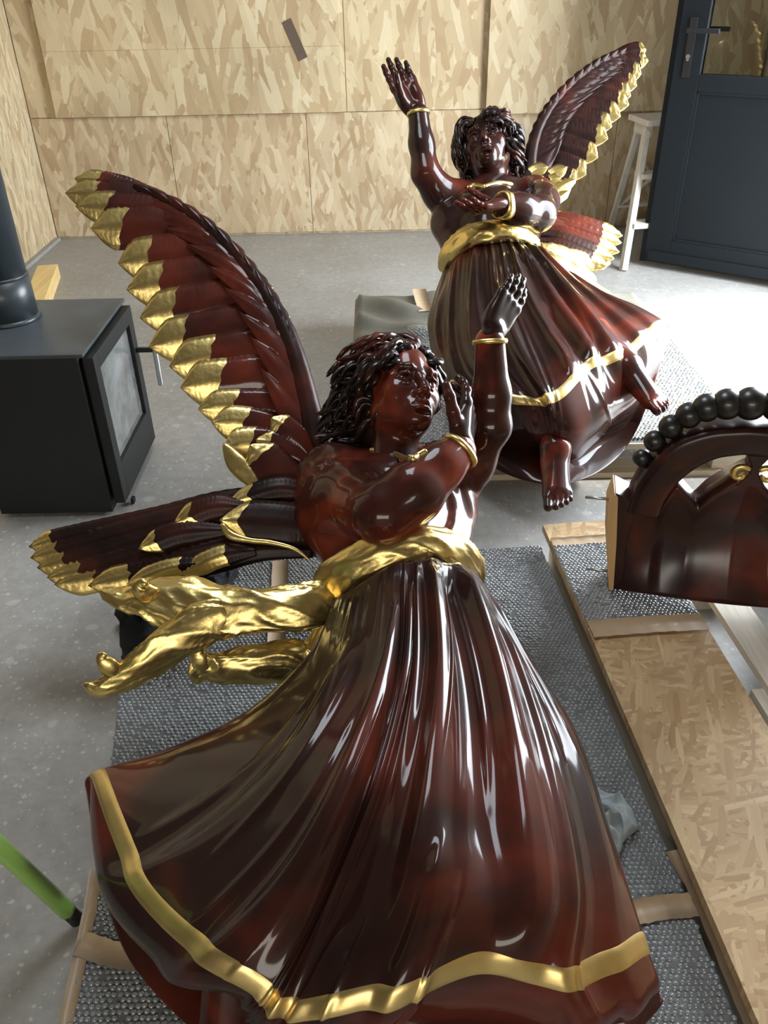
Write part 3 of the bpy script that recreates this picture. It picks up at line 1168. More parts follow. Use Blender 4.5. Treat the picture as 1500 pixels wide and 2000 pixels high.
def hair(frame, origin, scale, wind, seed, n=150, length=.15, parent=None, curl=1.0, fringe=0.0):
    """carved wavy locks over a hair cap, in head coordinates"""
    rg = np.random.default_rng(seed)
    V, F, off = [], [], 0
    C0, R0 = np.array([0, -.020, .038]), np.array([.078, .094, .084])
    s = SDF((-.12, -.15, -.10), (.12, .12, .18), .004)
    s.ell(C0 + np.array([0, -.006, .004]), R0, .02)
    s.ell((0, -.050, -.035), (.068, .055, .080), .04)
    capV, capF = s.mesh()
    V.append(capV)
    F += [tuple(q) for q in capF.tolist()]
    off = len(capV)
    k = 0
    while k < n:
        d = unit(rg.normal(size=3))
        p = C0 + d * R0
        hairline = .058 - 1.25 * max(0, abs(p[0]) - .012)
        if p[1] > .012 and p[2] < hairline + .20 * p[1]:
            continue
        if p[2] < -.055 or p[1] > .080:
            continue
        k += 1
        nrm = unit(d / R0)
        back = np.array([0, -1.0, 0])
        sx = np.sign(p[0]) if abs(p[0]) > .012 else rg.choice([-1, 1])
        side = np.array([sx, 0, 0])
        front = np.clip((p[1] + .02) / .09, 0, 1)
        flow = unit(.7 * back * (1 - .4 * front) + wind * .8 + side * (.25 + .7 * front) + np.array([0, 0, -.45 + .3 * front]) + rg.normal(size=3) * .30)
        tang = unit(flow - nrm * float(flow @ nrm))
        L = length * rg.uniform(.55, 1.25) * (1.25 if p[1] < -.05 else 1.0)
        c1 = unit(np.cross(tang, nrm))
        ph, wv_ = rg.uniform(0, 6.28), rg.uniform(5.0, 9.0)
        P = [p - nrm * .012]
        m_ = 9
        for j in range(1, m_ + 1):
            t = j / m_
            dirn = unit(tang * (1 - .5 * t) + wind * t * 1.0 + np.array([0, 0, -.35 * t]) + nrm * (.75 if j < 3 else .10))
            q = P[-1] + dirn * L / m_
            a = ph + t * wv_
            q = q + c1 * math.cos(a) * .0078 * curl + nrm * math.sin(a) * .0045 * curl
            e = (q - C0) / R0
            le = np.linalg.norm(e)
            if le < 1.05 and q[2] > -.06:
                q = C0 + e / le * 1.06 * R0
            P.append(q)
        r = rg.uniform(.0065, .0130)
        w_ = r * np.array([.8, 1.1, 1.2, 1.15, 1.1, 1.0, .9, .75, .55, .22])
        v, f = tube(P, w_, w_ * .62, nrm + .01, 26, 10, twist=rg.uniform(-2.5, 2.5), groove=.16, gk=4, seed=int(rg.integers(1e6)), capr=.1)
        V.append(v)
        F += [tuple(i + off for i in q) for q in f]
        off += len(v)
    V = place(np.vstack(V), frame, origin, scale)
    return mesh_obj('hair', V, F, M['hair'], parent)


def hand_mesh(curl, spread=.10, thumb=(.9, .35), flip=1, h=.0022):
    """wrist at origin, fingers +Y, palm facing +Z, thumb on +X*flip; curl = per finger (base, middle, tip) angles"""
    s = SDF((-.09, -.06, -.06), (.10, .22, .12), h)
    s.cone((0, -.022, 0), (0, .0, 0), .024, .025, .02)
    for x0, x1 in ((-.022, -.033), (-.008, -.011), (.008, .011), (.020, .032)):
        s.cone((x0, .004, 0), (x1, .086, .001), .0150, .0125, .012)
    s.ell((.026, .035, .010), (.018, .034, .016), .015)
    s.ell((-.026, .035, .009), (.014, .034, .013), .012)
    for i, (x, L, r) in enumerate(((.033, .072, .0106), (.011, .080, .0109), (-.011, .074, .0104), (-.032, .058, .0094))):
        p = np.array([x, .086 - .004 * abs(i - 1), .001])
        a = 0.0
        az = (x / .033) * spread
        R = r
        c = curl[i] if isinstance(curl[0], (tuple, list)) else curl
        for seg, ang in zip((.46, .30, .26), c):
            a += ang
            d = np.array([math.sin(az) * math.cos(a), math.cos(az) * math.cos(a), math.sin(a)])
            q = p + d * L * seg
            s.cone(p, q, R, R * .90, .006)
            s.ell(p, (R * .99,) * 3, .003)
            p, R = q, R * .90
    t0 = np.array([.022, .018, .008])
    ta, tz = thumb
    d = unit(np.array([math.sin(ta), math.cos(ta), tz]))
    t1 = t0 + d * .042
    d2 = unit(d + np.array([-.25, .35, .1]))
    t2 = t1 + d2 * .032
    t3 = t2 + unit(d2 + np.array([-.15, .2, .12])) * .024
    s.chain([t0, t1, t2, t3], [.0165, .0130, .0112, .0092], .006)
    V, F = s.mesh()
    if flip < 0:
        V = V * np.array([-1, 1, 1])
        F = F[:, ::-1]
    return V, F


def hand(parent, wrist, tip_dir, palm_dir, scale, curl, flip=1, spread=.10, thumb=(.9, .35)):
    V, F = hand_mesh(curl, spread, thumb, flip)
    y = unit(tip_dir)
    z = unit(np.asarray(palm_dir) - y * float(np.dot(palm_dir, y)))
    fr = np.stack([np.cross(y, z), y, z], 1)
    return mesh_obj('hand', place(V, fr, wrist, scale), F, M['mahogany'], parent)


def foot_mesh(flip=1):
    """ankle at origin going up +Z, toes +Y"""
    s = SDF((-.07, -.22, -.10), (.07, .20, .12), .0028)
    s.cone((0, -.16, .055), (0, -.01, .0), .044, .033, .02)
    s.ell((0, -.032, -.045), (.028, .032, .030), .03)
    s.cone((0, .0, -.01), (0, .10, -.055), .034, .022, .03)
    s.cone((.012, .02, -.03), (.020, .115, -.062), .024, .018, .02)
    s.cone((-.012, .02, -.04), (-.020, .10, -.066), .020, .014, .02)
    for i, (x, y, L, r) in enumerate(((.026, .128, .034, .0125), (.008, .128, .032, .0095), (-.006, .122, .028, .0088), (-.019, .114, .024, .0082), (-.030, .103, .020, .0078))):
        s.cone((x * .9, y - .025, -.064), (x, y, -.062), r, r * .95, .008)
        s.cone((x, y, -.062), (x * 1.05, y + L * .75, -.071), r * .95, r * .92, .003)
        s.ell((x * 1.03, y + L * .85, -.063), (r * .55, r * .6, .0025), .002)
    V, F = s.mesh()
    if flip < 0:
        V, F = V * np.array([-1, 1, 1]), F[:, ::-1]
    return V, F


def foot(parent, ankle, toe_dir, up_dir, scale, flip=1):
    V, F = foot_mesh(flip)
    y = unit(toe_dir)
    z = unit(np.asarray(up_dir) - y * float(np.dot(up_dir, y)))
    fr = np.stack([np.cross(y, z), y, z], 1)
    return mesh_obj('foot', place(V, fr, ankle, scale), F, M['mahogany_red'], parent)


def cross_spline_periodic(L, n):
    """L: lines x samples x 3 -> closed Catmull-Rom across the lines, n samples per gap"""
    k = len(L)
    out, us = [], []
    for i in range(k):
        p0, p1, p2, p3 = L[(i - 1) % k], L[i], L[(i + 1) % k], L[(i + 2) % k]
        for j in range(n):
            s = j / n
            out.append(.5 * (2 * p1 + (p2 - p0) * s + (2 * p0 - 5 * p1 + 4 * p2 - p3) * s * s + (3 * p1 - p0 - 3 * p2 + p3) * s ** 3))
            us.append(i + s)
    return np.array(out), np.array(us)


def skirt(parent, lines, stripe_i, stripe_w, zb, folds, seed, nv=190, nu=34, gather=.004, wave=.006, mat='mahogany', scale=1.0):
    """lines: top streamlines (world points, same count) left -> right; closes underneath at heights zb"""
    rg = np.random.default_rng(seed)
    L = [np.asarray(l, float) for l in lines]
    npt = len(L[0])
    k = len(L)
    bl = []
    for idx in (k - 2, k // 2, 1):
        b_ = L[idx].copy()
        for j in range(npt):
            b_[j, 2] = zb[j]
        bl.append(b_)
    allL = L + bl
    S = np.array([spline(l, nv) for l in allL])          # lines x nv x 3
    G, us = cross_spline_periodic(S, nu)                  # NU x nv x 3
    NU = len(us)
    vs = np.linspace(0, 1, nv)
    du = np.roll(G, -1, 0) - np.roll(G, 1, 0)
    dv = np.gradient(G, axis=1)
    Nn = unit(np.cross(dv, du))
    cen = G.mean(0, keepdims=True)
    sgn = np.sign(np.sum(Nn * (G - cen), -1).mean())
    Nn = Nn * sgn
    disp = np.zeros((NU, nv))
    U = us[:, None]
    Vv = vs[None, :]
    topmask = np.clip((k - .6 - U) / .5, 0, 1) * np.clip((U + .2) / .4, 0, 1)
    for (u0, u1, u2, amp, w, v0, v1) in folds:
        uc = u0 * (1 - Vv) ** 2 + 2 * u1 * Vv * (1 - Vv) + u2 * Vv ** 2
        x = (U - uc) / (w * (1.05 + .15 * Vv))
        prof = np.where(x < 0, np.exp(-(x / .45) ** 2), np.exp(-(x / 1.1) ** 2))
        env = np.clip((Vv - v0) / .10, 0, 1) * np.clip((v1 - Vv) / .18, 0, 1)
        env = env * env * (3 - 2 * env)
        disp += amp * prof * env
    ph = rg.uniform(0, 6.28, 8)
    disp += gather * np.exp(-Vv * 12) * (np.sin(U * 17 + ph[0] + 2 * np.sin(U * 3)) + .6 * np.sin(U * 29 + ph[1]))
    disp += wave * np.sin(U * 2.6 + ph[2] + 2.2 * np.sin(Vv * 3 + ph[3])) * np.clip(Vv * 2, 0, 1)
    disp += wave * .35 * np.sin(U * 6.1 + ph[4] - 3 * Vv) * np.clip(Vv * 2, 0, 1)
    st_ = np.clip(Vv / .05, 0, 1)
    disp = disp * topmask * scale * (.15 + .85 * st_ * st_ * (3 - 2 * st_))
    G2 = G + Nn * disp[..., None]
    V = G2.reshape(-1, 3)
    F = grid_faces(NU, nv, True)
    if sgn > 0:
        F = [q[::-1] for q in F]
    # close both ends
    c0, c1 = len(V), len(V) + 1
    V = np.vstack([V, G2[:, 0].mean(0), G2[:, -1].mean(0)])
    for i in range(NU):
        a, b_ = i * nv, ((i + 1) % NU) * nv
        F.append((c0, a, b_))
        F.append((c1, b_ + nv - 1, a + nv - 1))
    o = mesh_obj('skirt', V, F, M[mat], parent)
    # gilded stripe, proud of the cloth by 1.5 mm
    dN = unit(np.cross(np.gradient(G2, axis=1), np.roll(G2, -1, 0) - np.roll(G2, 1, 0))) * sgn
    sc = stripe_i / (npt - 1)
    seglen = np.linalg.norm(np.gradient(G2, axis=1), axis=-1)
    ja = int(round(sc * (nv - 1)))
    iu = np.where((us <= k - 1.0))[0]
    rows = []
    for i in iu:
        half = stripe_w / 2
        cum = np.cumsum(seglen[i])
        cum = cum - cum[ja]
        pts = []
        for q in np.linspace(-half, half, 7):
            j = np.interp(q, cum, np.arange(nv))
            j0 = int(min(j, nv - 2))
            fr_ = j - j0
            pts.append(G2[i, j0] * (1 - fr_) + G2[i, j0 + 1] * fr_ + dN[i, j0] * (.0016 if abs(q) < half * .99 else -.0004))
        rows.append(pts)
    R = np.array(rows)
    Fs = grid_faces(len(iu), 7)
    if sgn > 0:
        Fs = [q[::-1] for q in Fs]
    hem = mesh_obj('gold_hem', R.reshape(-1, 3), Fs, M['gold_flat'], o)
    return o, G2, dN


def feather_mesh(C, W, nrm, gold_from=.75, thick=.006, arch=.12, nacross=9, barb=.0011, seed=0, nl=40, tip_sharp=.30, freq=34, bend=0.0, skew=0.0):
    """blade along the curve C with a raised shaft, slanting barbs and a gilded end; bend shapes the gilding line"""
    rg = np.random.default_rng(seed)
    fine = 240
    C = spline(C, fine)
    T, S, N = frames(C, nrm)
    half = nacross // 2
    ig = nl - 1 if gold_from >= 1 else max(2, min(nl - 4, int(gold_from * nl)))
    top, bot = [], []
    gj = []
    for j in range(nacross):
        a = (j - half) / half
        gj.append(min(.985, gold_from + .010 * math.sin(j * 2.1 + seed) - bend * abs(a) + skew * a) if gold_from < 1 else 1.0)
    for i in range(nl):
        for j in range(nacross):
            a = (j - half) / half
            s = gj[j] * i / ig if i <= ig else gj[j] + (1 - gj[j]) * (i - ig) / (nl - 1 - ig)
            w = W * min(1, .45 + 1.5 * s)
            if s > 1 - tip_sharp:
                q = (s - (1 - tip_sharp)) / tip_sharp
                w *= max(.015, (1 - q ** 1.7))
            x = s * (fine - 1)
            i0 = int(min(x, fine - 2))
            t = x - i0
            c, sd, nn = C[i0] * (1 - t) + C[i0 + 1] * t, S[i0], N[i0]
            lift = -arch * w * a * a + (.0028 * math.exp(-(a / .14) ** 2))
            b_ = barb * math.sin(freq * (s * 3.0 - abs(a) * .55) + 1.1 * math.sin(9 * s + seed)) * (1 - math.exp(-(a / .2) ** 2))
            top.append(c + sd * a * w + nn * (lift + b_))
            bot.append(c + sd * a * w * .96 + nn * (lift - thick))
    n0 = nl * nacross
    F, mi = [], []
    for i in range(nl - 1):
        g = 1 if i >= ig else 0
        for j in range(nacross - 1):
            F.append((i * nacross + j, i * nacross + j + 1, (i + 1) * nacross + j + 1, (i + 1) * nacross + j))
            mi.append(g)
    F += [tuple(q + n0 for q in reversed(f_)) for f_ in F]
    mi += mi
    for i in range(nl - 1):
        g = 1 if i >= ig else 0
        for j in (0, nacross - 1):
            a, b_ = i * nacross + j, (i + 1) * nacross + j
            F.append((a, b_, b_ + n0, a + n0) if j == 0 else (a, a + n0, b_ + n0, b_))
            mi.append(g)
    e0 = (nl - 1) * nacross
    for j in range(nacross - 1):
        F.append((e0 + j, e0 + j + 1, e0 + j + 1 + n0, e0 + j + n0))
        mi.append(1 if gold_from < 1 else 0)
        F.append((j, j + n0, j + 1 + n0, j + 1))
        mi.append(0)
    return np.array(top + bot), F, mi


def feather(parent, C, W, nrm, mat='feather', **kw):
    V, F, mi = feather_mesh(np.array(C), W, nrm, **kw)
    return mesh_obj('feather', V, F, [M[mat], M['gold']], parent, midx=mi)


def ring(ctrl, r, n=64, m=10, flat=1.0, hint=(0, 0, 1), closed=False):
    v, f = tube(ctrl, [r * flat] * len(ctrl), [r] * len(ctrl), np.array(hint, float), n, m, capr=.5)
    return v, f


def cuff(parent, c, axis, r0, w, t, tilt=None):
    """gilded ring around a wrist"""
    a = unit(axis)
    u_ = unit(np.cross(a, (0.3, .2, 1)))
    v_ = np.cross(a, u_)
    n, V, F = 40, [], []
    for i in range(n):
        th = 2 * math.pi * i / n
        d = u_ * math.cos(th) + v_ * math.sin(th)
        wob = 1 + .04 * math.sin(3 * th)
        for (dr, da) in ((-t, -w / 2), (t * .6, -w / 2), (t, 0), (t * .6, w / 2), (-t, w / 2)):
            V.append(c + d * (r0 * wob + dr) + a * da)
    for i in range(n):
        for j in range(5):
            F.append((i * 5 + j, ((i + 1) % n) * 5 + j, ((i + 1) % n) * 5 + (j + 1) % 5, i * 5 + (j + 1) % 5))
    return mesh_obj('gold_cuff', V, F, M['gold'], parent)


def rfolds(n, seed, umax, amp=(.006, .016), w=(.10, .30), drift=.5, pos=.75):
    rg = np.random.default_rng(seed)
    out = []
    for i in range(n):
        u0 = rg.uniform(.15, umax)
        a = rg.uniform(*amp) * (1 if rg.random() < pos else -.8)
        v0 = rg.choice([-.2, -.2, .0, .2, .35])
        out.append((u0, u0 + rg.normal() * drift * .5, u0 + rg.normal() * drift, a, rg.uniform(*w), v0, v0 + rg.uniform(.55, 1.2)))
    return out
# ------------------------------------------------------------------ near angel
A1 = thing('angel_statue', PZ(790, 1300, PFZ), 'large varnished wooden angel reclining in the foreground, gazing right', 'statue')
sk = [
    [(650, 1185, .34), (600, 1290, .31), (480, 1400, .28), (330, 1465, .25), (186, 1505, .24), (168, 1545, .20), (205, 1600, .12)],
    [(690, 1150, .41), (650, 1290, .42), (560, 1450, .41), (430, 1600, .37), (285, 1740, .31), (225, 1775, .25), (275, 1800, .14)],
    [(760, 1105, .46), (745, 1290, .47), (680, 1500, .47), (590, 1720, .43), (478, 1903, .38), (425, 1938, .31), (440, 1960, .18)],
    [(795, 1098, .465), (792, 1290, .475), (745, 1510, .47), (660, 1745, .43), (560, 1972, .37), (530, 2008, .30), (550, 2030, .18)],
    [(835, 1092, .465), (845, 1290, .48), (820, 1520, .48), (770, 1760, .45), (715, 1945, .41), (690, 2010, .34), (690, 2040, .20)],
    [(880, 1098, .45), (930, 1290, .46), (955, 1520, .47), (958, 1740, .45), (930, 1893, .41), (940, 1975, .33), (930, 2020, .19)],
    [(915, 1108, .41), (1000, 1290, .40), (1075, 1500, .40), (1120, 1720, .38), (1110, 1905, .34), (1165, 1985, .26), (1130, 2010, .15)],
    [(932, 1130, .34), (1010, 1270, .30), (1115, 1430, .27), (1190, 1660, .24), (1258, 1852, .22), (1292, 1940, .18), (1240, 1985, .11)],
]
lines = [[PZ(*p) for p in l] for l in sk]
folds1 = [
    # (u waist, u mid, u hem, amp, width, v0, v1)
    (4.10, 4.20, 4.1, .024, .34, -.2, .60), (5.35, 5.40, 5.45, .026, .34, -.2, .70), (4.72, 4.8, 4.7, -.026, .42, -.2, .55),
    (3.2, 2.9, 2.5, .014, .22, .0, 1.0), (2.4, 1.9, 1.5, .018, .26, .05, .95), (1.4, 1.0, .7, .012, .20, .1, .9),
    (3.7, 3.3, 2.9, .012, .16, .5, 1.2), (4.95, 4.4, 3.9, .017, .22, .38, 1.2), (5.95, 5.85, 5.8, .016, .20, .06, 1.1), (6.45, 6.4, 6.35, .009, .14, .0, 1.2),
    (2.3, 2.35, 2.3, .009, .12, .66, 1.1), (2.7, 2.8, 2.8, .007, .10, .7, 1.1), (3.5, 3.55, 3.4, .011, .18, -.2, .40), (2.85, 2.75, 2.6, .008, .14, -.2, .32),
    (4.45, 4.3, 4.2, .007, .06, .0, .35), (5.05, 5.1, 5.1, .007, .06, .0, .4), (3.0, 2.55, 2.2, .006, .05, .3, .8), (2.0, 1.55, 1.2, .005, .05, .2, .7),
    (3.42, 3.1, 2.75, .0055, .045, .12, .62), (2.62, 2.1, 1.7, .006, .045, .2, .75), (1.62, 1.2, .95, .005, .045, .15, .6), 
    (5.15, 4.65, 4.15, .006, .045, .45, 1.0), (4.1, 3.75, 3.35, .0055, .045, .5, .95),
    (6.1, 6.0, 5.95, .005, .04, .15, .85), (.95, .75, .6, .005, .045, .2, .7), (2.42, 2.5, 2.5, .005, .04, .68, 1.0), (2.55, 2.65, 2.65, .005, .04, .7, 1.02),
]
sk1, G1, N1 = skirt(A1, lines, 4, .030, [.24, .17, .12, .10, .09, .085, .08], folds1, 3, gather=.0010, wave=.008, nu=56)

# torso and sleeves: one carved surface
s = SDF((-.30, 1.05, .10), (.42, 1.85, .80), .0042)
wl, wr_, wc = PD(712, 1125, 1.66), PD(872, 1092, 1.68), PD(790, 1100, 1.64)
rl, rr_, rc = PD(662, 1000, 1.78), PD(865, 985, 1.80), PD(765, 985, 1.75)
shl, shr, ch = PD(655, 938, 1.81), PD(862, 938, 1.87), PD(765, 945, 1.83)
s.cone(wl, rl, .062, .085, .05).cone(rl, shl, .085, .072, .05)
s.cone(wr_, rr_, .052, .066, .05).cone(rr_, shr, .066, .062, .05)
s.cone(wc, rc, .080, .095, .06).cone(rc, ch, .095, .085, .06)
s.cone(ch, PD(778, 885, 1.84), .066, .042, .03)
s.cone(shl, ch, .064, .064, .05).cone(shr, ch, .060, .064, .05)
def rip1(X, Y, Z):
    a = X * 150 + 5 * np.sin(Y * 14 + Z * 9)
    return (.0020 * np.sin(a) + .0016 * np.sin(.43 * a + 2)) * np.clip((X - .0) / .06, 0, 1)


s.ripple(rip1)
e1, w1 = PD(750, 1003, 1.55), PD(893, 882, 1.60)
s.cone(PD(648, 940, 1.80), PD(672, 970, 1.70), .070, .066, .03).cone(PD(672, 970, 1.70), e1, .066, .056, .03)
s.chain([e1, PD(806, 962, 1.555), PD(858, 912, 1.58), w1], [.056, .056, .044, .037], .025)
e2, w2 = PD(958, 832, 1.73), PD(957, 668, 1.70)
s.chain([PD(868, 935, 1.84), PD(915, 905, 1.79), e2], [.058, .052, .042], .03)
s.chain([e2, PD(960, 770, 1.715), w2], [.041, .038, .031], .02)

V, F = s.mesh()
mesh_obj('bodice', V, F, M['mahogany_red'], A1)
# pleats over the visible side of the chest
cuff(A1, w1 + unit(w1 - e1) * .002, PD(897, 872, 1.6) - PD(868, 905, 1.585), .0395, .011, .0035)
cuff(A1, w2, w2 - PD(960, 770, 1.715), .0330, .010, .0035)
# neckline
hit = caster(V, F)
nk = [hit(722, 878, .001), hit(745, 882, .002), hit(775, 889, .002), hit(800, 897, .002), hit(818, 889, .002), hit(834, 880, .002)]
v, f = ring(nk, .0042, 50, 8, 1.6, BACK)
mesh_obj('gold_collar', v, f, M['gold'], A1)

# head, turned to the right
HS = 1.04
hf = head_frame(28, 20, -1)
ho = PD(815, 745, 1.72) - hf @ np.array([0, .075, .002]) * HS
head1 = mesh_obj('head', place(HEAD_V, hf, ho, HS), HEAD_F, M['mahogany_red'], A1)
wind_l = hf.T @ unit(-RIGHT * 1.0 - UPV * .35 - BACK * .15)
hair(hf, ho, HS, wind_l, 4, 300, .096, head1, 1.2)
# neck to chest
hand(A1, PD(964, 643, 1.695), UPV * .80 + RIGHT * .46 - BACK * .22, -BACK * .72 - RIGHT * .60 + UPV * .1, .84, [(.10, .16, .12), (.05, .10, .08), (-.02, .10, .08), (-.10, .12, .1)], -1, .04, (.05, .55))
hand(A1, PD(903, 868, 1.605), UPV * .80 + RIGHT * .22 - BACK * .50, -RIGHT * .80 - BACK * .30 + UPV * .1, .95, [(.15, .35, .3), (.3, .45, .35), (.45, .5, .4), (.55, .55, .4)], 1, .10, (1.1, .2))

# gilded sash around the waist with two fluttering tails
v, f = tube([PD(655, 1205, 1.66), PD(648, 1160, 1.60), PD(688, 1110, 1.555), PD(760, 1080, 1.535), PD(830, 1062, 1.540), PD(890, 1075, 1.575), PD(925, 1112, 1.64), PD(930, 1145, 1.72)],
            [.034, .042, .042, .040, .037, .036, .032, .024], [.018, .022, .022, .022, .022, .022, .020, .016], BACK, 120, 60, twist=.9, groove=.12, gk=8, seed=2)
sash1 = mesh_obj('sash', v, f, M['gold'], A1)
v, f = tube([PD(668, 1165, 1.60), PD(640, 1172, 1.58), PD(585, 1186, 1.555), PD(500, 1192, 1.545), (PD(430, 1195, 1.55)), PD(350, 1180, 1.555), PD(285, 1168, 1.56), PD(235, 1168, 1.565), PD(195, 1152, 1.57)],
            [.024, .042, .047, .044, .050, .050, .036, .026, .010], [.014, .018, .020, .019, .021, .020, .017, .014, .007], BACK, 140, 56, twist=-.7, groove=.13, gk=7, seed=5)
mesh_obj('sash_tail', v, f, M['gold'], sash1)
v, f = tube([PD(470, 1195, 1.548), PD(405, 1215, 1.535), PD(340, 1255, 1.525), PD(280, 1300, 1.52), PD(230, 1330, 1.52), PD(195, 1345, 1.52), PD(164, 1336, 1.52)],
            [.024, .042, .040, .032, .023, .018, .009], [.012, .018, .018, .016, .014, .012, .007], BACK, 110, 48, twist=.6, groove=.13, gk=6, seed=6)
mesh_obj('sash_tail', v, f, M['gold'], sash1)
v, f = tube([PD(300, 1165, 1.55), PD(275, 1150, 1.535), PD(278, 1140, 1.53), PD(288, 1142, 1.525)], [.020, .018, .012, .005], [.012, .012, .009, .005], BACK, 30, 16, groove=.04, seed=7)
mesh_obj('sash_curl', v, f, M['gold'], sash1)
v, f = tube([PD(235, 1318, 1.52), PD(212, 1300, 1.505), PD(200, 1284, 1.50), PD(207, 1276, 1.495)], [.016, .018, .012, .004], [.012, .012, .008, .004], BACK, 30, 16, groove=.04, seed=8)
mesh_obj('sash_curl', v, f, M['gold'], sash1)
v, f = tube([PD(672, 1185, 1.60), PD(640, 1235, 1.585), PD(612, 1285, 1.58), PD(560, 1290, 1.575), PD(490, 1300, 1.565), PD(430, 1306, 1.56), PD(398, 1305, 1.56), PD(382, 1335, 1.56)],
            [.016, .024, .031, .036, .038, .036, .029, .012], [.010, .013, .016, .018, .018, .017, .015, .008], BACK, 110, 48, twist=.6, groove=.19, gk=6, seed=9)
mesh_obj('sash_tail', v, f, M['gold'], sash1)
v, f = tube([PD(405, 1312, 1.555), PD(392, 1290, 1.545), PD(388, 1272, 1.54), PD(396, 1262, 1.535)], [.020, .020, .014, .005], [.012, .012, .009, .004], BACK, 30, 16, groove=.04, seed=10)
mesh_obj('sash_curl', v, f, M['gold'], sash1)

# raised wing: leading edge, fan of long feathers, coverts
wing = bpy.data.objects.new('raised_wing', None)
COL.objects.link(wing)
wing.parent = A1
spx = [(625, 900, 1.90), (606, 800, 1.93), (580, 700, 1.96), (545, 615, 1.99), (498, 540, 2.02), (440, 472, 2.05), (370, 415, 2.08), (295, 378, 2.11), (222, 362, 2.13), (160, 352, 2.15)]
SP = spline([PD(*p) for p in spx], 200)


def spt(t):
    return SP[int(np.clip(t, 0, 1) * 199)]


wn = unit(BACK * 1.0 + RIGHT * .15)
tips = [(146, 350), (128, 378), (148, 404), (178, 447), (231, 515), (248, 567), (274, 622), (291, 678), (331, 716), (353, 757), (387, 800), (413, 825), (436, 876)]
ts = [.985, .95, .90, .85, .77, .70, .63, .56, .49, .425, .36, .30, .22]
for i, ((tx, ty), t) in enumerate(zip(tips, ts)):
    tip = PD(tx, ty, 2.13 - .26 * (1 - t)) + wn * .004
    dz_ = wn * (-.012 - .0022 * i)
    a = spt(max(0, t - .45)) + dz_
    b_ = spt(max(.03, t - .25)) + dz_
    b_ = b_ + unit(tip - b_) * .055
    c_ = b_ * .46 + tip * .54 + UPV * .012
    W = .058 if 3 <= i <= 9 else .042
    if i == 0:
        W = .030
    feather(wing, [a, b_, c_, tip], W, wn, gold_from=.77 if t > .5 else .71, seed=i, arch=.24, nl=56, barb=.0013, freq=56, tip_sharp=.17, skew=-.05)
V, F = [], []
n_ = 17
for i in range(n_):
    t0, t1 = .02 + .80 * i / n_, .02 + .80 * (i + 1.35) / n_
    p0, p1, p2 = spt(t0), spt((t0 + t1) / 2), spt(t1)
    out = unit(np.cross(wn, unit(p2 - p0)))
    if out @ (RIGHT + UPV) < 0:
        out = -out
    W = .021 * (1 - .45 * i / n_)
    feather(wing, [p0 + wn * .004, p1 + wn * .010 + out * .004, p2 + wn * .010 + out * .010], W, wn, 'mahogany_dark', gold_from=2, seed=40 + i, arch=.45, nl=16, nacross=7, thick=.016, barb=.0006, tip_sharp=.5)
v, f = tube([spt(x) - wn * .004 for x in np.linspace(0, 1, 9)], [.030, .026, .022, .019, .016, .014, .012, .010, .006], [.022, .020, .017, .014, .012, .010, .009, .008, .005], wn, 80, 16, groove=.05, seed=3)
mesh_obj('leading_edge', v, f, M['feather_dark'], wing)
# second row beside the leading edge
for i, t in enumerate(np.linspace(.10, .88, 11)):
    p_, q_ = spt(t - .02), spt(t + .05)
    inn = unit(np.cross(unit(q_ - p_), wn))
    if inn @ RIGHT > 0:
        inn = -inn
    k_ = 1.1 - .55 * t
    a, b_, c_ = spt(max(0, t - .16)) + inn * .012, spt(t) + inn * .034 * k_, spt(min(1, t + .12)) + inn * .085 * k_
    feather(wing, [a - wn * .002, b_ + wn * .003, c_ - wn * .004], .034 * k_, wn, 'feather', gold_from=2, seed=70 + i, arch=.10, nl=34, barb=.0015, freq=70, tip_sharp=.55, thick=.004)
# gilded coverts at the wing root
for (a, b_, c_, W, g, m_) in (
        ((600, 905, 1.865), (560, 880, 1.86), (500, 858, 1.865), .034, .80, 'feather'),
        ((606, 890, 1.87), (572, 850, 1.865), (530, 815, 1.87), .030, .78, 'feather'),
        ((600, 985, 1.84), (550, 935, 1.835), (488, 868, 1.845), .050, .84, 'feather')):
    feather(wing, [PD(*a), PD(*b_), PD(*c_)], W, wn, m_, gold_from=g, seed=int(a[0] + c_[1]), arch=.22, nl=40, tip_sharp=.22, freq=46)
v, f = tube([PD(436, 866, 1.86), PD(462, 905, 1.850), PD(490, 938, 1.842), PD(508, 968, 1.835), PD(540, 998, 1.825), PD(594, 1024, 1.815)],
            [.006, .022, .017, .010, .008, .003], [.004, .006, .006, .005, .004, .002], BACK, 60, 16, groove=.05, seed=4)
mesh_obj('gold_edge', v, f, M['gold'], wing)

# lowered wing stretching to the left
wing2 = bpy.data.objects.new('lowered_wing', None)
COL.objects.link(wing2)
wing2.parent = A1
wn2 = unit(BACK * 1.0 + np.array([0, 0, .35]))
lw = [
    [(600, 985, 1.82), (480, 968, 1.80), (300, 1010, 1.79), (140, 1045, 1.78), (52, 1066, 1.78)],
    [(600, 1000, 1.80), (470, 985, 1.785), (300, 1025, 1.775), (150, 1066, 1.77), (56, 1088, 1.77)],
    [(600, 1020, 1.79), (470, 1010, 1.775), (310, 1045, 1.765), (160, 1088, 1.76), (70, 1108, 1.76)],
    [(605, 1040, 1.78), (480, 1035, 1.765), (330, 1066, 1.755), (190, 1108, 1.75), (90, 1128, 1.75)],
    [(610, 1060, 1.77), (490, 1060, 1.755), (350, 1085, 1.745), (220, 1118, 1.745), (105, 1142, 1.745)],
    [(612, 1075, 1.76), (500, 1072, 1.745), (380, 1098, 1.735), (280, 1122, 1.735), (172, 1144, 1.735)],
]
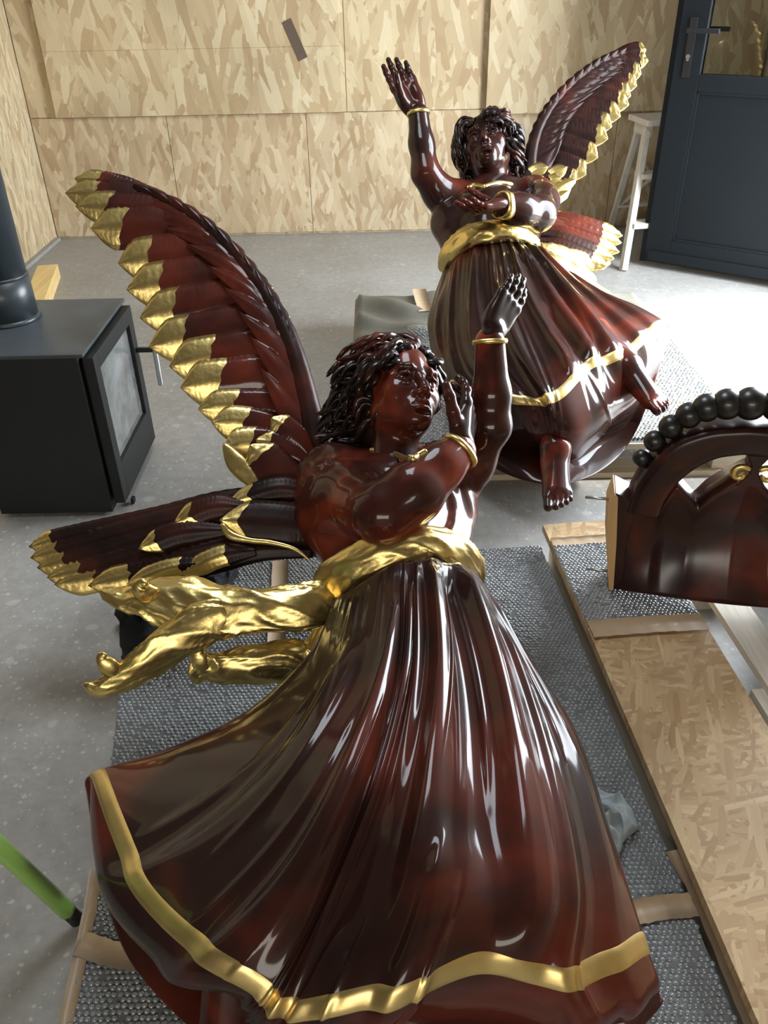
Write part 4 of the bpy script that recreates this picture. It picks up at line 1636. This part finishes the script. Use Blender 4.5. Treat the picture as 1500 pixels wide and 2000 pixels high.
for i, l in enumerate(lw):
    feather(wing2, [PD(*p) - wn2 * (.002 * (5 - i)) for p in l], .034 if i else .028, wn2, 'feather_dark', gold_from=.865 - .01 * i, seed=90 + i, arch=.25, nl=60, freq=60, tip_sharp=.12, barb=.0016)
for i, (l, W, g, bd) in enumerate((
        ([(620, 965, 1.80), (540, 952, 1.785), (440, 985, 1.78)], .026, .80, .10),
        ([(480, 990, 1.775), (410, 990, 1.765), (338, 1024, 1.76)], .028, .80, .12),
        ([(440, 1035, 1.76), (350, 1040, 1.75), (270, 1072, 1.745)], .028, .80, .05),
        ([(500, 1075, 1.74), (430, 1085, 1.73), (352, 1122, 1.725)], .024, .45, .05),
        ([(420, 1098, 1.735), (330, 1110, 1.725), (246, 1142, 1.72)], .022, .40, .05),
        ([(640, 1040, 1.76), (545, 1020, 1.74), (428, 1016, 1.74)], .048, .86, .10))):
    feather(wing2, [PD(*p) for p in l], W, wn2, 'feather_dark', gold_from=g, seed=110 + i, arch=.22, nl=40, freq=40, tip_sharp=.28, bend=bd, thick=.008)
v, f = tube([PD(432, 1022, 1.738), PD(450, 1045, 1.732), PD(485, 1055, 1.728), PD(530, 1060, 1.724), PD(575, 1072, 1.72), PD(606, 1095, 1.715)],
            [.006, .009, .006, .0055, .004, .002], [.004, .004, .004, .004, .003, .002], BACK, 50, 12, groove=.04, seed=14)
mesh_obj('gold_edge', v, f, M['gold'], wing2)
# joint of the lowered wing with the back
s = SDF((-.45, 1.1, .05), (.05, 1.75, .60), .006)
s.cone(PD(640, 1040, 1.80), PD(520, 1040, 1.80), .060, .030, .04).cone(PD(520, 1040, 1.80), PD(330, 1075, 1.79), .030, .018, .04)
s.cone(PD(640, 1010, 1.82), PD(520, 1010, 1.82), .060, .030, .04)
V, F = s.mesh()
mesh_obj('wing_root', V, F, M['feather_dark'], wing2)

# legs under the hem
s = SDF((-.40, .25, .05), (.20, .75, .35), .005)
s.cone(PZ(455, 1900, .22), PZ(440, 2040, .16), .040, .036, .01)
V, F = s.mesh()
mesh_obj('leg', V, F, M['mahogany_red'], A1)
# ------------------------------------------------------------------ far angel
A2 = thing('angel_statue', PZ(1000, 720, RZ), 'varnished wooden angel farther back with one arm raised high', 'statue')
sk = [
    [(872, 515, 2.90), (846, 585, 2.80), (835, 635, 2.68), (848, 695, 2.58), (880, 755, 2.46), (895, 800, 2.46), (935, 850, 2.50)],
    [(893, 490, 2.80), (880, 590, 2.64), (880, 670, 2.50), (900, 730, 2.38), (940, 772, 2.30), (960, 830, 2.32), (990, 870, 2.40)],
    [(930, 470, 2.74), (930, 590, 2.52), (950, 680, 2.36), (990, 735, 2.26), (1035, 782, 2.18), (1045, 838, 2.22), (1060, 880, 2.32)],
    [(975, 462, 2.73), (1000, 580, 2.50), (1035, 660, 2.34), (1065, 715, 2.24), (1090, 772, 2.17), (1110, 850, 2.20), (1115, 895, 2.30)],
    [(1005, 465, 2.75), (1060, 560, 2.56), (1100, 625, 2.42), (1130, 672, 2.32), (1152, 712, 2.25), (1185, 815, 2.28), (1165, 865, 2.38)],
    [(1030, 472, 2.80), (1100, 545, 2.66), (1150, 595, 2.54), (1190, 640, 2.44), (1222, 690, 2.37), (1245, 768, 2.38), (1215, 812, 2.46)],
    [(1046, 488, 2.90), (1115, 540, 2.80), (1175, 575, 2.70), (1235, 602, 2.60), (1298, 640, 2.52), (1304, 662, 2.48), (1272, 728, 2.45)],
]
lines = [[PD(*p) for p in l] for l in sk]
folds2 = [
    (4.0, 4.1, 4.2, .018, .24, -.2, .75), (4.6, 4.7, 4.8, .020, .24, -.1, .8), (3.4, 3.5, 3.5, .014, .14, -.2, .7), (5.2, 5.3, 5.3, .018, .16, -.2, .8),
    (2.7, 2.6, 2.5, .016, .16, .1, .9), (1.9, 1.7, 1.6, .014, .14, -.1, .8), (1.1, .9, .8, .014, .14, -.1, .9), (.6, .5, .4, .010, .1, .1, .9),
    (3.8, 3.9, 3.9, -.016, .2, .2, .8), (2.3, 2.2, 2.0, -.014, .25, .1, .9), (4.35, 4.4, 4.5, -.018, .18, .1, .8), (5.6, 5.6, 5.5, .012, .12, .1, .8),
] + rfolds(26, 8, 5.8, (.002, .0045), (.03, .08))
skirt(A2, lines, 4, .034, [.44, .34, .26, .20, .16, .145, .14], folds2, 9, nv=150, nu=30, gather=.005)

s = SDF((-.15, 2.35, .35), (.85, 3.35, 1.25), .0065)
wl, wr_, wc = PD(898, 495, 2.92), PD(1022, 478, 2.92), PD(960, 480, 2.88)
rl, rr_, rc = PD(885, 435, 2.98), PD(1025, 425, 3.00), PD(955, 430, 2.96)
shl, shr, ch = PD(885, 395, 3.04), PD(1040, 385, 3.06), PD(962, 392, 3.04)
s.cone(wl, rl, .062, .070, .05).cone(rl, shl, .070, .066, .05)
s.cone(wr_, rr_, .056, .068, .05).cone(rr_, shr, .068, .064, .05)
s.cone(wc, rc, .090, .105, .06).cone(rc, ch, .105, .085, .06)
s.cone(ch, PD(955, 362, 3.10), .072, .044, .04)
s.cone(shl, ch, .064, .070, .05).cone(shr, ch, .062, .070, .05)
e1, w1 = PD(832, 338, 2.94), PD(817, 222, 2.92)
s.chain([PD(892, 398, 3.03), PD(858, 375, 2.98), e1], [.064, .058, .050], .03)
s.chain([e1, PD(823, 280, 2.93), w1], [.049, .042, .036], .025)
e2, w2 = PD(1052, 418, 2.76), PD(985, 402, 2.66)
s.chain([PD(1046, 384, 3.04), PD(1056, 395, 2.88), e2], [.064, .060, .056], .03)
s.chain([e2, PD(1018, 410, 2.70), w2], [.055, .050, .042], .025)
s.ripple(lambda X, Y, Z: .0022 * np.sin(X * 75 + 5 * np.sin(Z * 16)) * np.clip((.55 - X) / .15, 0, 1) * np.clip((.86 - Z) / .1, 0, 1) * np.clip((X - .17) / .05, 0, 1))
V, F = s.mesh()
mesh_obj('bodice', V, F, M['mahogany'], A2)
cuff(A2, w1, w1 - PD(823, 280, 2.93), .038, .014, .004)
cuff(A2, w2 + unit(w2 - e2) * .002, w2 - e2, .040, .034, .005)
hit = caster(V, F)
v, f = ring([hit(912, 368, .002), hit(928, 361, .002), hit(946, 364, .003), hit(972, 357, .003), hit(1002, 360, .002)], .0055, 50, 8, 1.7, BACK)
mesh_obj('gold_collar', v, f, M['gold'], A2)
HS2 = 1.15
hf = head_frame(-14, 14, -7)
ho = PD(945, 263, 2.98) - hf @ np.array([0, .075, .002]) * HS2
head2 = mesh_obj('head', place(HEAD_V, hf, ho, HS2), HEAD_F, M['mahogany_red'], A2)
hair(hf, ho, HS2, hf.T @ unit(-UPV * .8 + RIGHT * .35 - BACK * .1), 12, 230, .105, head2, 1.4)
hand(A2, PD(811, 214, 2.92), PD(766, 118, 2.90) - PD(811, 214, 2.92), BACK, 1.12, [(.05, .12, .1), (.0, .10, .08), (.0, .10, .08), (.03, .12, .1)], -1, .03, (.2, .8))
hand(A2, PD(983, 403, 2.655), PD(905, 412, 2.60) - PD(983, 403, 2.655), UPV * .9 + BACK * .1, 1.0, [(.20, .25, .2), (.18, .25, .2), (.2, .3, .2), (.25, .3, .25)], 1, .08, (.8, .9))

v, f = tube([PD(868, 530, 2.90), PD(880, 495, 2.80), PD(915, 462, 2.73), PD(960, 452, 2.70), PD(1005, 452, 2.72), PD(1035, 468, 2.79), PD(1048, 495, 2.90)],
            [.030, .038, .040, .038, .036, .034, .026], [.018, .024, .026, .026, .026, .024, .018], BACK, 100, 36, twist=.8, groove=.12, gk=8, seed=22)
sash2 = mesh_obj('sash', v, f, M['gold'], A2)
for i, (pts, ww) in enumerate((
        ([(1035, 480, 2.86), (1065, 492, 2.84), (1100, 505, 2.86), (1130, 525, 2.88), (1165, 548, 2.90)], [.022, .036, .042, .036, .016]),
        ([(1045, 490, 2.84), (1085, 515, 2.82), (1125, 540, 2.84), (1160, 562, 2.86), (1196, 574, 2.88)], [.020, .034, .034, .026, .008]),
        ([(1090, 500, 2.88), (1130, 505, 2.90), (1165, 515, 2.94), (1192, 512, 2.96)], [.022, .034, .028, .010]))):
    v, f = tube([PD(*p) for p in pts], ww, [w_ * .5 for w_ in ww], BACK, 70, 28, twist=.7, groove=.13, gk=6, seed=30 + i)
    mesh_obj('sash_tail', v, f, M['gold'], sash2)

# raised wing
wing = bpy.data.objects.new('raised_wing', None)
COL.objects.link(wing)
wing.parent = A2
spx = [(1035, 345, 3.12), (1040, 285, 3.14), (1062, 228, 3.16), (1100, 178, 3.18), (1150, 135, 3.20), (1200, 108, 3.22), (1248, 98, 3.24)]
SP2 = spline([PD(*p) for p in spx], 200)


def spt2(t):
    return SP2[int(np.clip(t, 0, 1) * 199)]


wn = unit(BACK * 1.0 - RIGHT * .12)
tips = [(1262, 98), (1266, 120), (1252, 146), (1244, 168), (1232, 188), (1228, 206), (1212, 228), (1195, 248), (1187, 272), (1168, 308), (1145, 341), (1124, 358), (1110, 382)]
ts = [.99, .95, .90, .845, .79, .73, .665, .60, .53, .45, .36, .28, .20]
for i, ((tx, ty), t) in enumerate(zip(tips, ts)):
    tip = PD(tx, ty, 3.23 - .12 * (1 - t)) + wn * .004
    dz_ = wn * (-.014 - .0025 * i)
    a = spt2(max(0, t - .42)) + dz_
    b_ = spt2(max(.03, t - .22)) + dz_
    b_ = b_ + unit(tip - b_) * .055
    c_ = b_ * .46 + tip * .54 + UPV * .012
    feather(wing, [a, b_, c_, tip], .046 if i >= 2 else .034, wn, 'feather_dark', gold_from=.84, seed=200 + i, arch=.16, nl=50, barb=.0022, freq=60, tip_sharp=.15, skew=.04)
for i, t in enumerate(np.linspace(.08, .88, 12)):
    p_, q_ = spt2(t - .02), spt2(t + .05)
    inn = unit(np.cross(unit(q_ - p_), wn))
    if inn @ RIGHT < 0:
        inn = -inn
    k_ = 1.1 - .55 * t
    a, b_, c_ = spt2(max(0, t - .16)) + inn * .012, spt2(t) + inn * .038 * k_, spt2(min(1, t + .14)) + inn * .100 * k_
    feather(wing, [a - wn * .002, b_ + wn * .003, c_ - wn * .004], .038 * k_, wn, 'feather_dark', gold_from=2, seed=230 + i, arch=.10, nl=36, barb=.0024, freq=80, tip_sharp=.55, thick=.004)
n_ = 16
for i in range(n_):
    t0, t1 = .02 + .88 * i / n_, .02 + .88 * (i + 1.4) / n_
    p0, p1, p2 = spt2(t0), spt2((t0 + t1) / 2), spt2(t1)
    out = unit(np.cross(unit(p2 - p0), wn))
    if out @ (-RIGHT + UPV) < 0:
        out = -out
    feather(wing, [p0 + wn * .004, p1 + wn * .010 + out * .004, p2 + wn * .010 + out * .010], .022 * (1 - .45 * i / n_), wn, 'feather_dark', gold_from=2, seed=250 + i, arch=.45, nl=14, nacross=7, thick=.016, barb=.0006, tip_sharp=.5)
v, f = tube([spt2(x) - wn * .004 for x in np.linspace(0, 1, 9)], [.030, .026, .022, .019, .016, .014, .012, .010, .006], [.022, .020, .017, .014, .012, .010, .009, .008, .005], wn, 80, 16, groove=.05, seed=3)
mesh_obj('leading_edge', v, f, M['feather_dark'], wing)
for (a, b_, c_, W, g) in (
        ((1020, 352, 3.06), (1045, 332, 3.05), (1070, 326, 3.05), .026, .35), ((1050, 358, 3.06), (1080, 338, 3.05), (1108, 326, 3.05), .026, .42),
        ((1050, 366, 3.05), (1075, 352, 3.04), (1096, 347, 3.04), .022, .50), ((1055, 400, 3.03), (1090, 368, 3.03), (1126, 350, 3.04), .022, .40),
        ((1062, 412, 3.02), (1090, 388, 3.02), (1112, 372, 3.03), .018, .30)):
    feather(wing, [PD(*a), PD(*b_), PD(*c_)], W, wn, 'feather_dark', gold_from=g, seed=int(a[0] + c_[1]), arch=.25, nl=34, tip_sharp=.25)

# lowered wing
wing2 = bpy.data.objects.new('lowered_wing', None)
COL.objects.link(wing2)
wing2.parent = A2
wn2 = unit(BACK + np.array([0, 0, .4]))
for i, l in enumerate([
        [(1040, 425, 3.02), (1090, 424, 3.00), (1150, 438, 2.99), (1216, 460, 2.99)],
        [(1040, 435, 3.00), (1090, 436, 2.98), (1150, 452, 2.97), (1214, 474, 2.97)],
        [(1040, 447, 2.98), (1090, 450, 2.96), (1145, 468, 2.95), (1210, 492, 2.95)],
        [(1042, 458, 2.96), (1090, 463, 2.94), (1140, 482, 2.93), (1200, 505, 2.93)],
        [(1045, 470, 2.94), (1090, 478, 2.92), (1135, 496, 2.91), (1186, 520, 2.91)]]):
    feather(wing2, [PD(*p) for p in l], .036, wn2, 'feather' if i < 3 else 'feather_dark', gold_from=.80, seed=270 + i, arch=.25, nl=46, freq=60, tip_sharp=.16, barb=.0016)
s = SDF((.3, 2.6, .35), (.95, 3.4, .95), .008)
s.cone(PD(1040, 440, 3.02), PD(1110, 455, 3.00), .060, .030, .04)
V, F = s.mesh()
mesh_obj('wing_root', V, F, M['mahogany'], wing2)

# two bare feet hanging over the pallet edge
foot(A2, PD(1086, 876, 2.22), -UPV * .62 - RIGHT * .05 + BACK * .78, UPV * .78 + BACK * .62, 1.05, 1)
foot(A2, PD(1230, 716, 2.36), -UPV * .42 + RIGHT * .38 + BACK * .82, UPV * .7 + BACK * .7, 1.05, 1)
# ------------------------------------------------------------------ carved arch with beads on the right
AZ0 = OZ + .010
ac = PZ(1192, 1138, AZ0)
arch = thing('carved_arch', (ac[0], ac[1], AZ0), 'carved reddish wooden arch with a row of black beads over it', 'carving')
ay = ac[1]


def AP(px, py, off=0.0):
    """point on the arch's upright face, which swings towards the viewer to the right"""
    d = ray(px, py)
    # plane through ac, direction u
    n = np.array([au[1], -au[0], 0.0])
    t = ((ac - CAM_C) @ n) / (d @ n)
    return CAM_C + d * t + an * off


au = unit(np.array([1.0, -.20, 0]))
an = np.array([au[1], -au[0], 0.0])
if an[1] > 0:
    an = -an
AC = AP(1466, 900)                      # axis of symmetry of the whole piece
ax_s = float((AC - ac) @ au)


def loc2(px, py):
    p = AP(px, py)
    return float((p - ac) @ au), float(p[2])


def slab(poly_st, t0, t1, name, mat, parent, bulge=0.0, bev=.006):
    """extruded outline in (s along the face, z) with softened edges"""
    bm = bmesh.new()
    vs = [bm.verts.new(tuple(ac + au * s_ + an * t1 + np.array([0, 0, z_ - ac[2]]))) for s_, z_ in poly_st]
    f = bm.faces.new(vs)
    r = bmesh.ops.extrude_face_region(bm, geom=[f])
    for e_ in r['geom']:
        if isinstance(e_, bmesh.types.BMVert):
            e_.co += Vector(an * (t0 - t1))
    bmesh.ops.recalc_face_normals(bm, faces=bm.faces[:])
    if bev:
        ee = [e_ for e_ in bm.edges if len(e_.link_faces) == 2 and e_.calc_face_angle(0) > .9]
        bmesh.ops.bevel(bm, geom=ee, offset=bev, segments=3, profile=.5, affect='EDGES')
    bm.verts.index_update()
    V = [tuple(v_.co) for v_ in bm.verts]
    F = [[q.index for q in p.verts] for p in bm.faces]
    bm.free()
    return mesh_obj(name, V, F, mat, parent, False)


def mirror(st):
    return [(2 * ax_s - s_, z_) for s_, z_ in reversed(st)]


# lower panel: a grid surface with a hollowed face and scalloped top
topedge = [(1212, 985), (1250, 990), (1290, 985), (1312, 950), (1322, 940), (1340, 962), (1361, 985), (1385, 962), (1420, 940), (1450, 925), (1466, 918)]
te = [loc2(*p) for p in topedge]
te_s = np.array([p[0] for p in te] + [2 * ax_s - p[0] for p in te[::-1][1:]])
te_z = np.array([p[1] for p in te] + [p[1] for p in te[::-1][1:]])
S_ = np.linspace(te_s[0], te_s[-1], 140)
S_[0], Zt = te_s[0], None
Zt = np.interp(S_, te_s, te_z)
nz_ = 34
Vf, Vb = [], []
for i, s_ in enumerate(S_):
    q = (s_ - ax_s) / (ax_s - te_s[0])
    zb_ = AZ0 + .055 * (1 - q * q) * 0.6            # arched bottom edge
    for j in range(nz_):
        t = j / (nz_ - 1)
        z_ = zb_ + (Zt[i] - zb_) * t
        hollow = -.060 * math.sin(math.pi * min(1, t * 1.05)) ** 1.0 * (1 - .5 * abs(q)) + .10 * (1 - t) ** 2 * (1 - q * q)
        p = ac + au * s_ + np.array([0, 0, z_ - ac[2]])
        Vf.append(p + an * (.020 + hollow * .6))
        Vb.append(p + an * (-.055 + hollow * .6))
nf = len(Vf)
F = grid_faces(len(S_), nz_)
F = F + [tuple(i + nf for i in reversed(q)) for q in F]
for i in range(len(S_) - 1):
    for j in (0, nz_ - 1):
        a, b_ = i * nz_ + j, (i + 1) * nz_ + j
        F.append((a, b_, b_ + nf, a + nf))
for i in (0, len(S_) - 1):
    for j in range(nz_ - 1):
        a, b_ = i * nz_ + j, i * nz_ + j + 1
        F.append((a, b_, b_ + nf, a + nf))
mesh_obj('curved_panel', Vf + Vb, F, M['mahogany_satin'], arch)
# end post with raw cut face and two threaded rods
post = [loc2(1195, 1140), loc2(1188, 1050), loc2(1190, 985), loc2(1200, 952), loc2(1232, 968), loc2(1236, 1000), loc2(1222, 1060), loc2(1216, 1140)]
slab(post, -.06, .024, 'end_post', M['mahogany_satin'], arch, bev=.004)
cf = [loc2(1188, 1138), loc2(1183, 1050), loc2(1186, 985), loc2(1199, 951), loc2(1206, 960), loc2(1203, 1050), loc2(1197, 1138)]
slab(cf, -.056, .0275, 'cut_face', M['raw_wood'], arch, bev=.001)
for py in (977, 1118):
    c = AP(1190, py, -.005)
    MB().cyl(c + au * .01, c - au * .052, .0035, n=12).build('threaded_rod', M['steel'], arch, True)
slab(mirror(post), -.06, .024, 'end_post', M['mahogany_satin'], arch, bev=.004)
# arch beam
outer = [(1222, 985), (1232, 955), (1262, 905), (1310, 858), (1370, 834), (1430, 826), (1466, 825)]
inner = [(1466, 880), (1440, 880), (1400, 886), (1355, 908), (1325, 932), (1300, 966), (1288, 1000)]
mid_ = [((o_[0] + i_[0]) / 2, (o_[1] + i_[1]) / 2) for o_, i_ in zip(outer, inner[::-1])]
wid_ = [math.dist(loc2(*o_), loc2(*i_)) / 2 for o_, i_ in zip(outer, inner[::-1])]
ml = [loc2(*p) for p in mid_]
ml = ml + [(2 * ax_s - s_, z_) for s_, z_ in reversed(ml[:-1])]
wl_ = wid_ + wid_[:-1][::-1]
C_ = spline([ac + au * s_ + np.array([0, 0, z_ - ac[2]]) for s_, z_ in ml], 110)
Wd = spline(wl_, 110)
T_, S_2, N_2 = frames(C_, an)
V, F, m_ = [], [], 28
for i in range(110):
    for j in range(m_):
        a_ = 2 * math.pi * j / m_
        ca, sa = math.cos(a_), math.sin(a_)
        sq = lambda x: math.copysign(abs(x) ** .45, x)
        V.append(C_[i] + S_2[i] * sq(ca) * Wd[i] + an * (sq(sa) * .040 - .006))
for i in range(109):
    for j in range(m_):
        F.append((i * m_ + j, i * m_ + (j + 1) % m_, (i + 1) * m_ + (j + 1) % m_, (i + 1) * m_ + j))
F += [tuple(range(m_ - 1, -1, -1)), tuple(109 * m_ + j for j in range(m_))]
mesh_obj('arch_beam', V, F, M['mahogany_satin'], arch)
# beads, graduated in size, each its own ball
beads = [(1254, 896, 17), (1279, 863, 20), (1311, 835, 22.5), (1346, 813, 24.5), (1381, 798, 26.5), (1421, 791, 29), (1467, 790, 31)]


def ball(c, r, name, mat, parent):
    bm = bmesh.new()
    bmesh.ops.create_uvsphere(bm, u_segments=28, v_segments=18, radius=r)
    V = [tuple(np.array(v_.co) + c) for v_ in bm.verts]
    bm.verts.index_update()
    F = [[q.index for q in p.verts] for p in bm.faces]
    bm.free()
    return mesh_obj(name, V, F, mat, parent)


for i, (bx, by, br) in enumerate(beads):
    p = AP(bx, by, -.004)
    depth = float(-(p - CAM_C) @ BACK)
    R_ = br * depth / FPX * 1.06
    ball(p, R_, 'bead', M['bead'], arch)
    s_ = float((p - ac) @ au)
    ball(p + au * 2 * (ax_s - s_), R_, 'bead', M['bead'], arch)
# finial joining panel and arch, with two gilded scrolls
pk = loc2(1466, 922)
fin = [(pk[0] - .030, pk[1] - .02), (pk[0] - .010, pk[1] + .012), (pk[0] - .010, pk[1] + .03), (pk[0] - .024, pk[1] + .055), (pk[0] + .024, pk[1] + .055), (pk[0] + .010, pk[1] + .03), (pk[0] + .010, pk[1] + .012), (pk[0] + .030, pk[1] - .02)]
slab(fin, -.03, .03, 'finial', M['mahogany_satin'], arch, bev=.004)
for sgn_ in (-1, 1):
    c = AP(1466, 913, .030) + au * sgn_ * .026
    pts = [c + au * sgn_ * r_ * math.cos(a_) + np.array([0, 0, r_ * math.sin(a_)]) for a_, r_ in zip(np.linspace(2.6, -3.4, 14), np.linspace(.020, .005, 14))]
    v, f = tube(pts, [.0065] * 14, [.0065] * 14, an, 60, 10, capr=.6)
    mesh_obj('gold_scroll', v, f, M['gold'], arch)
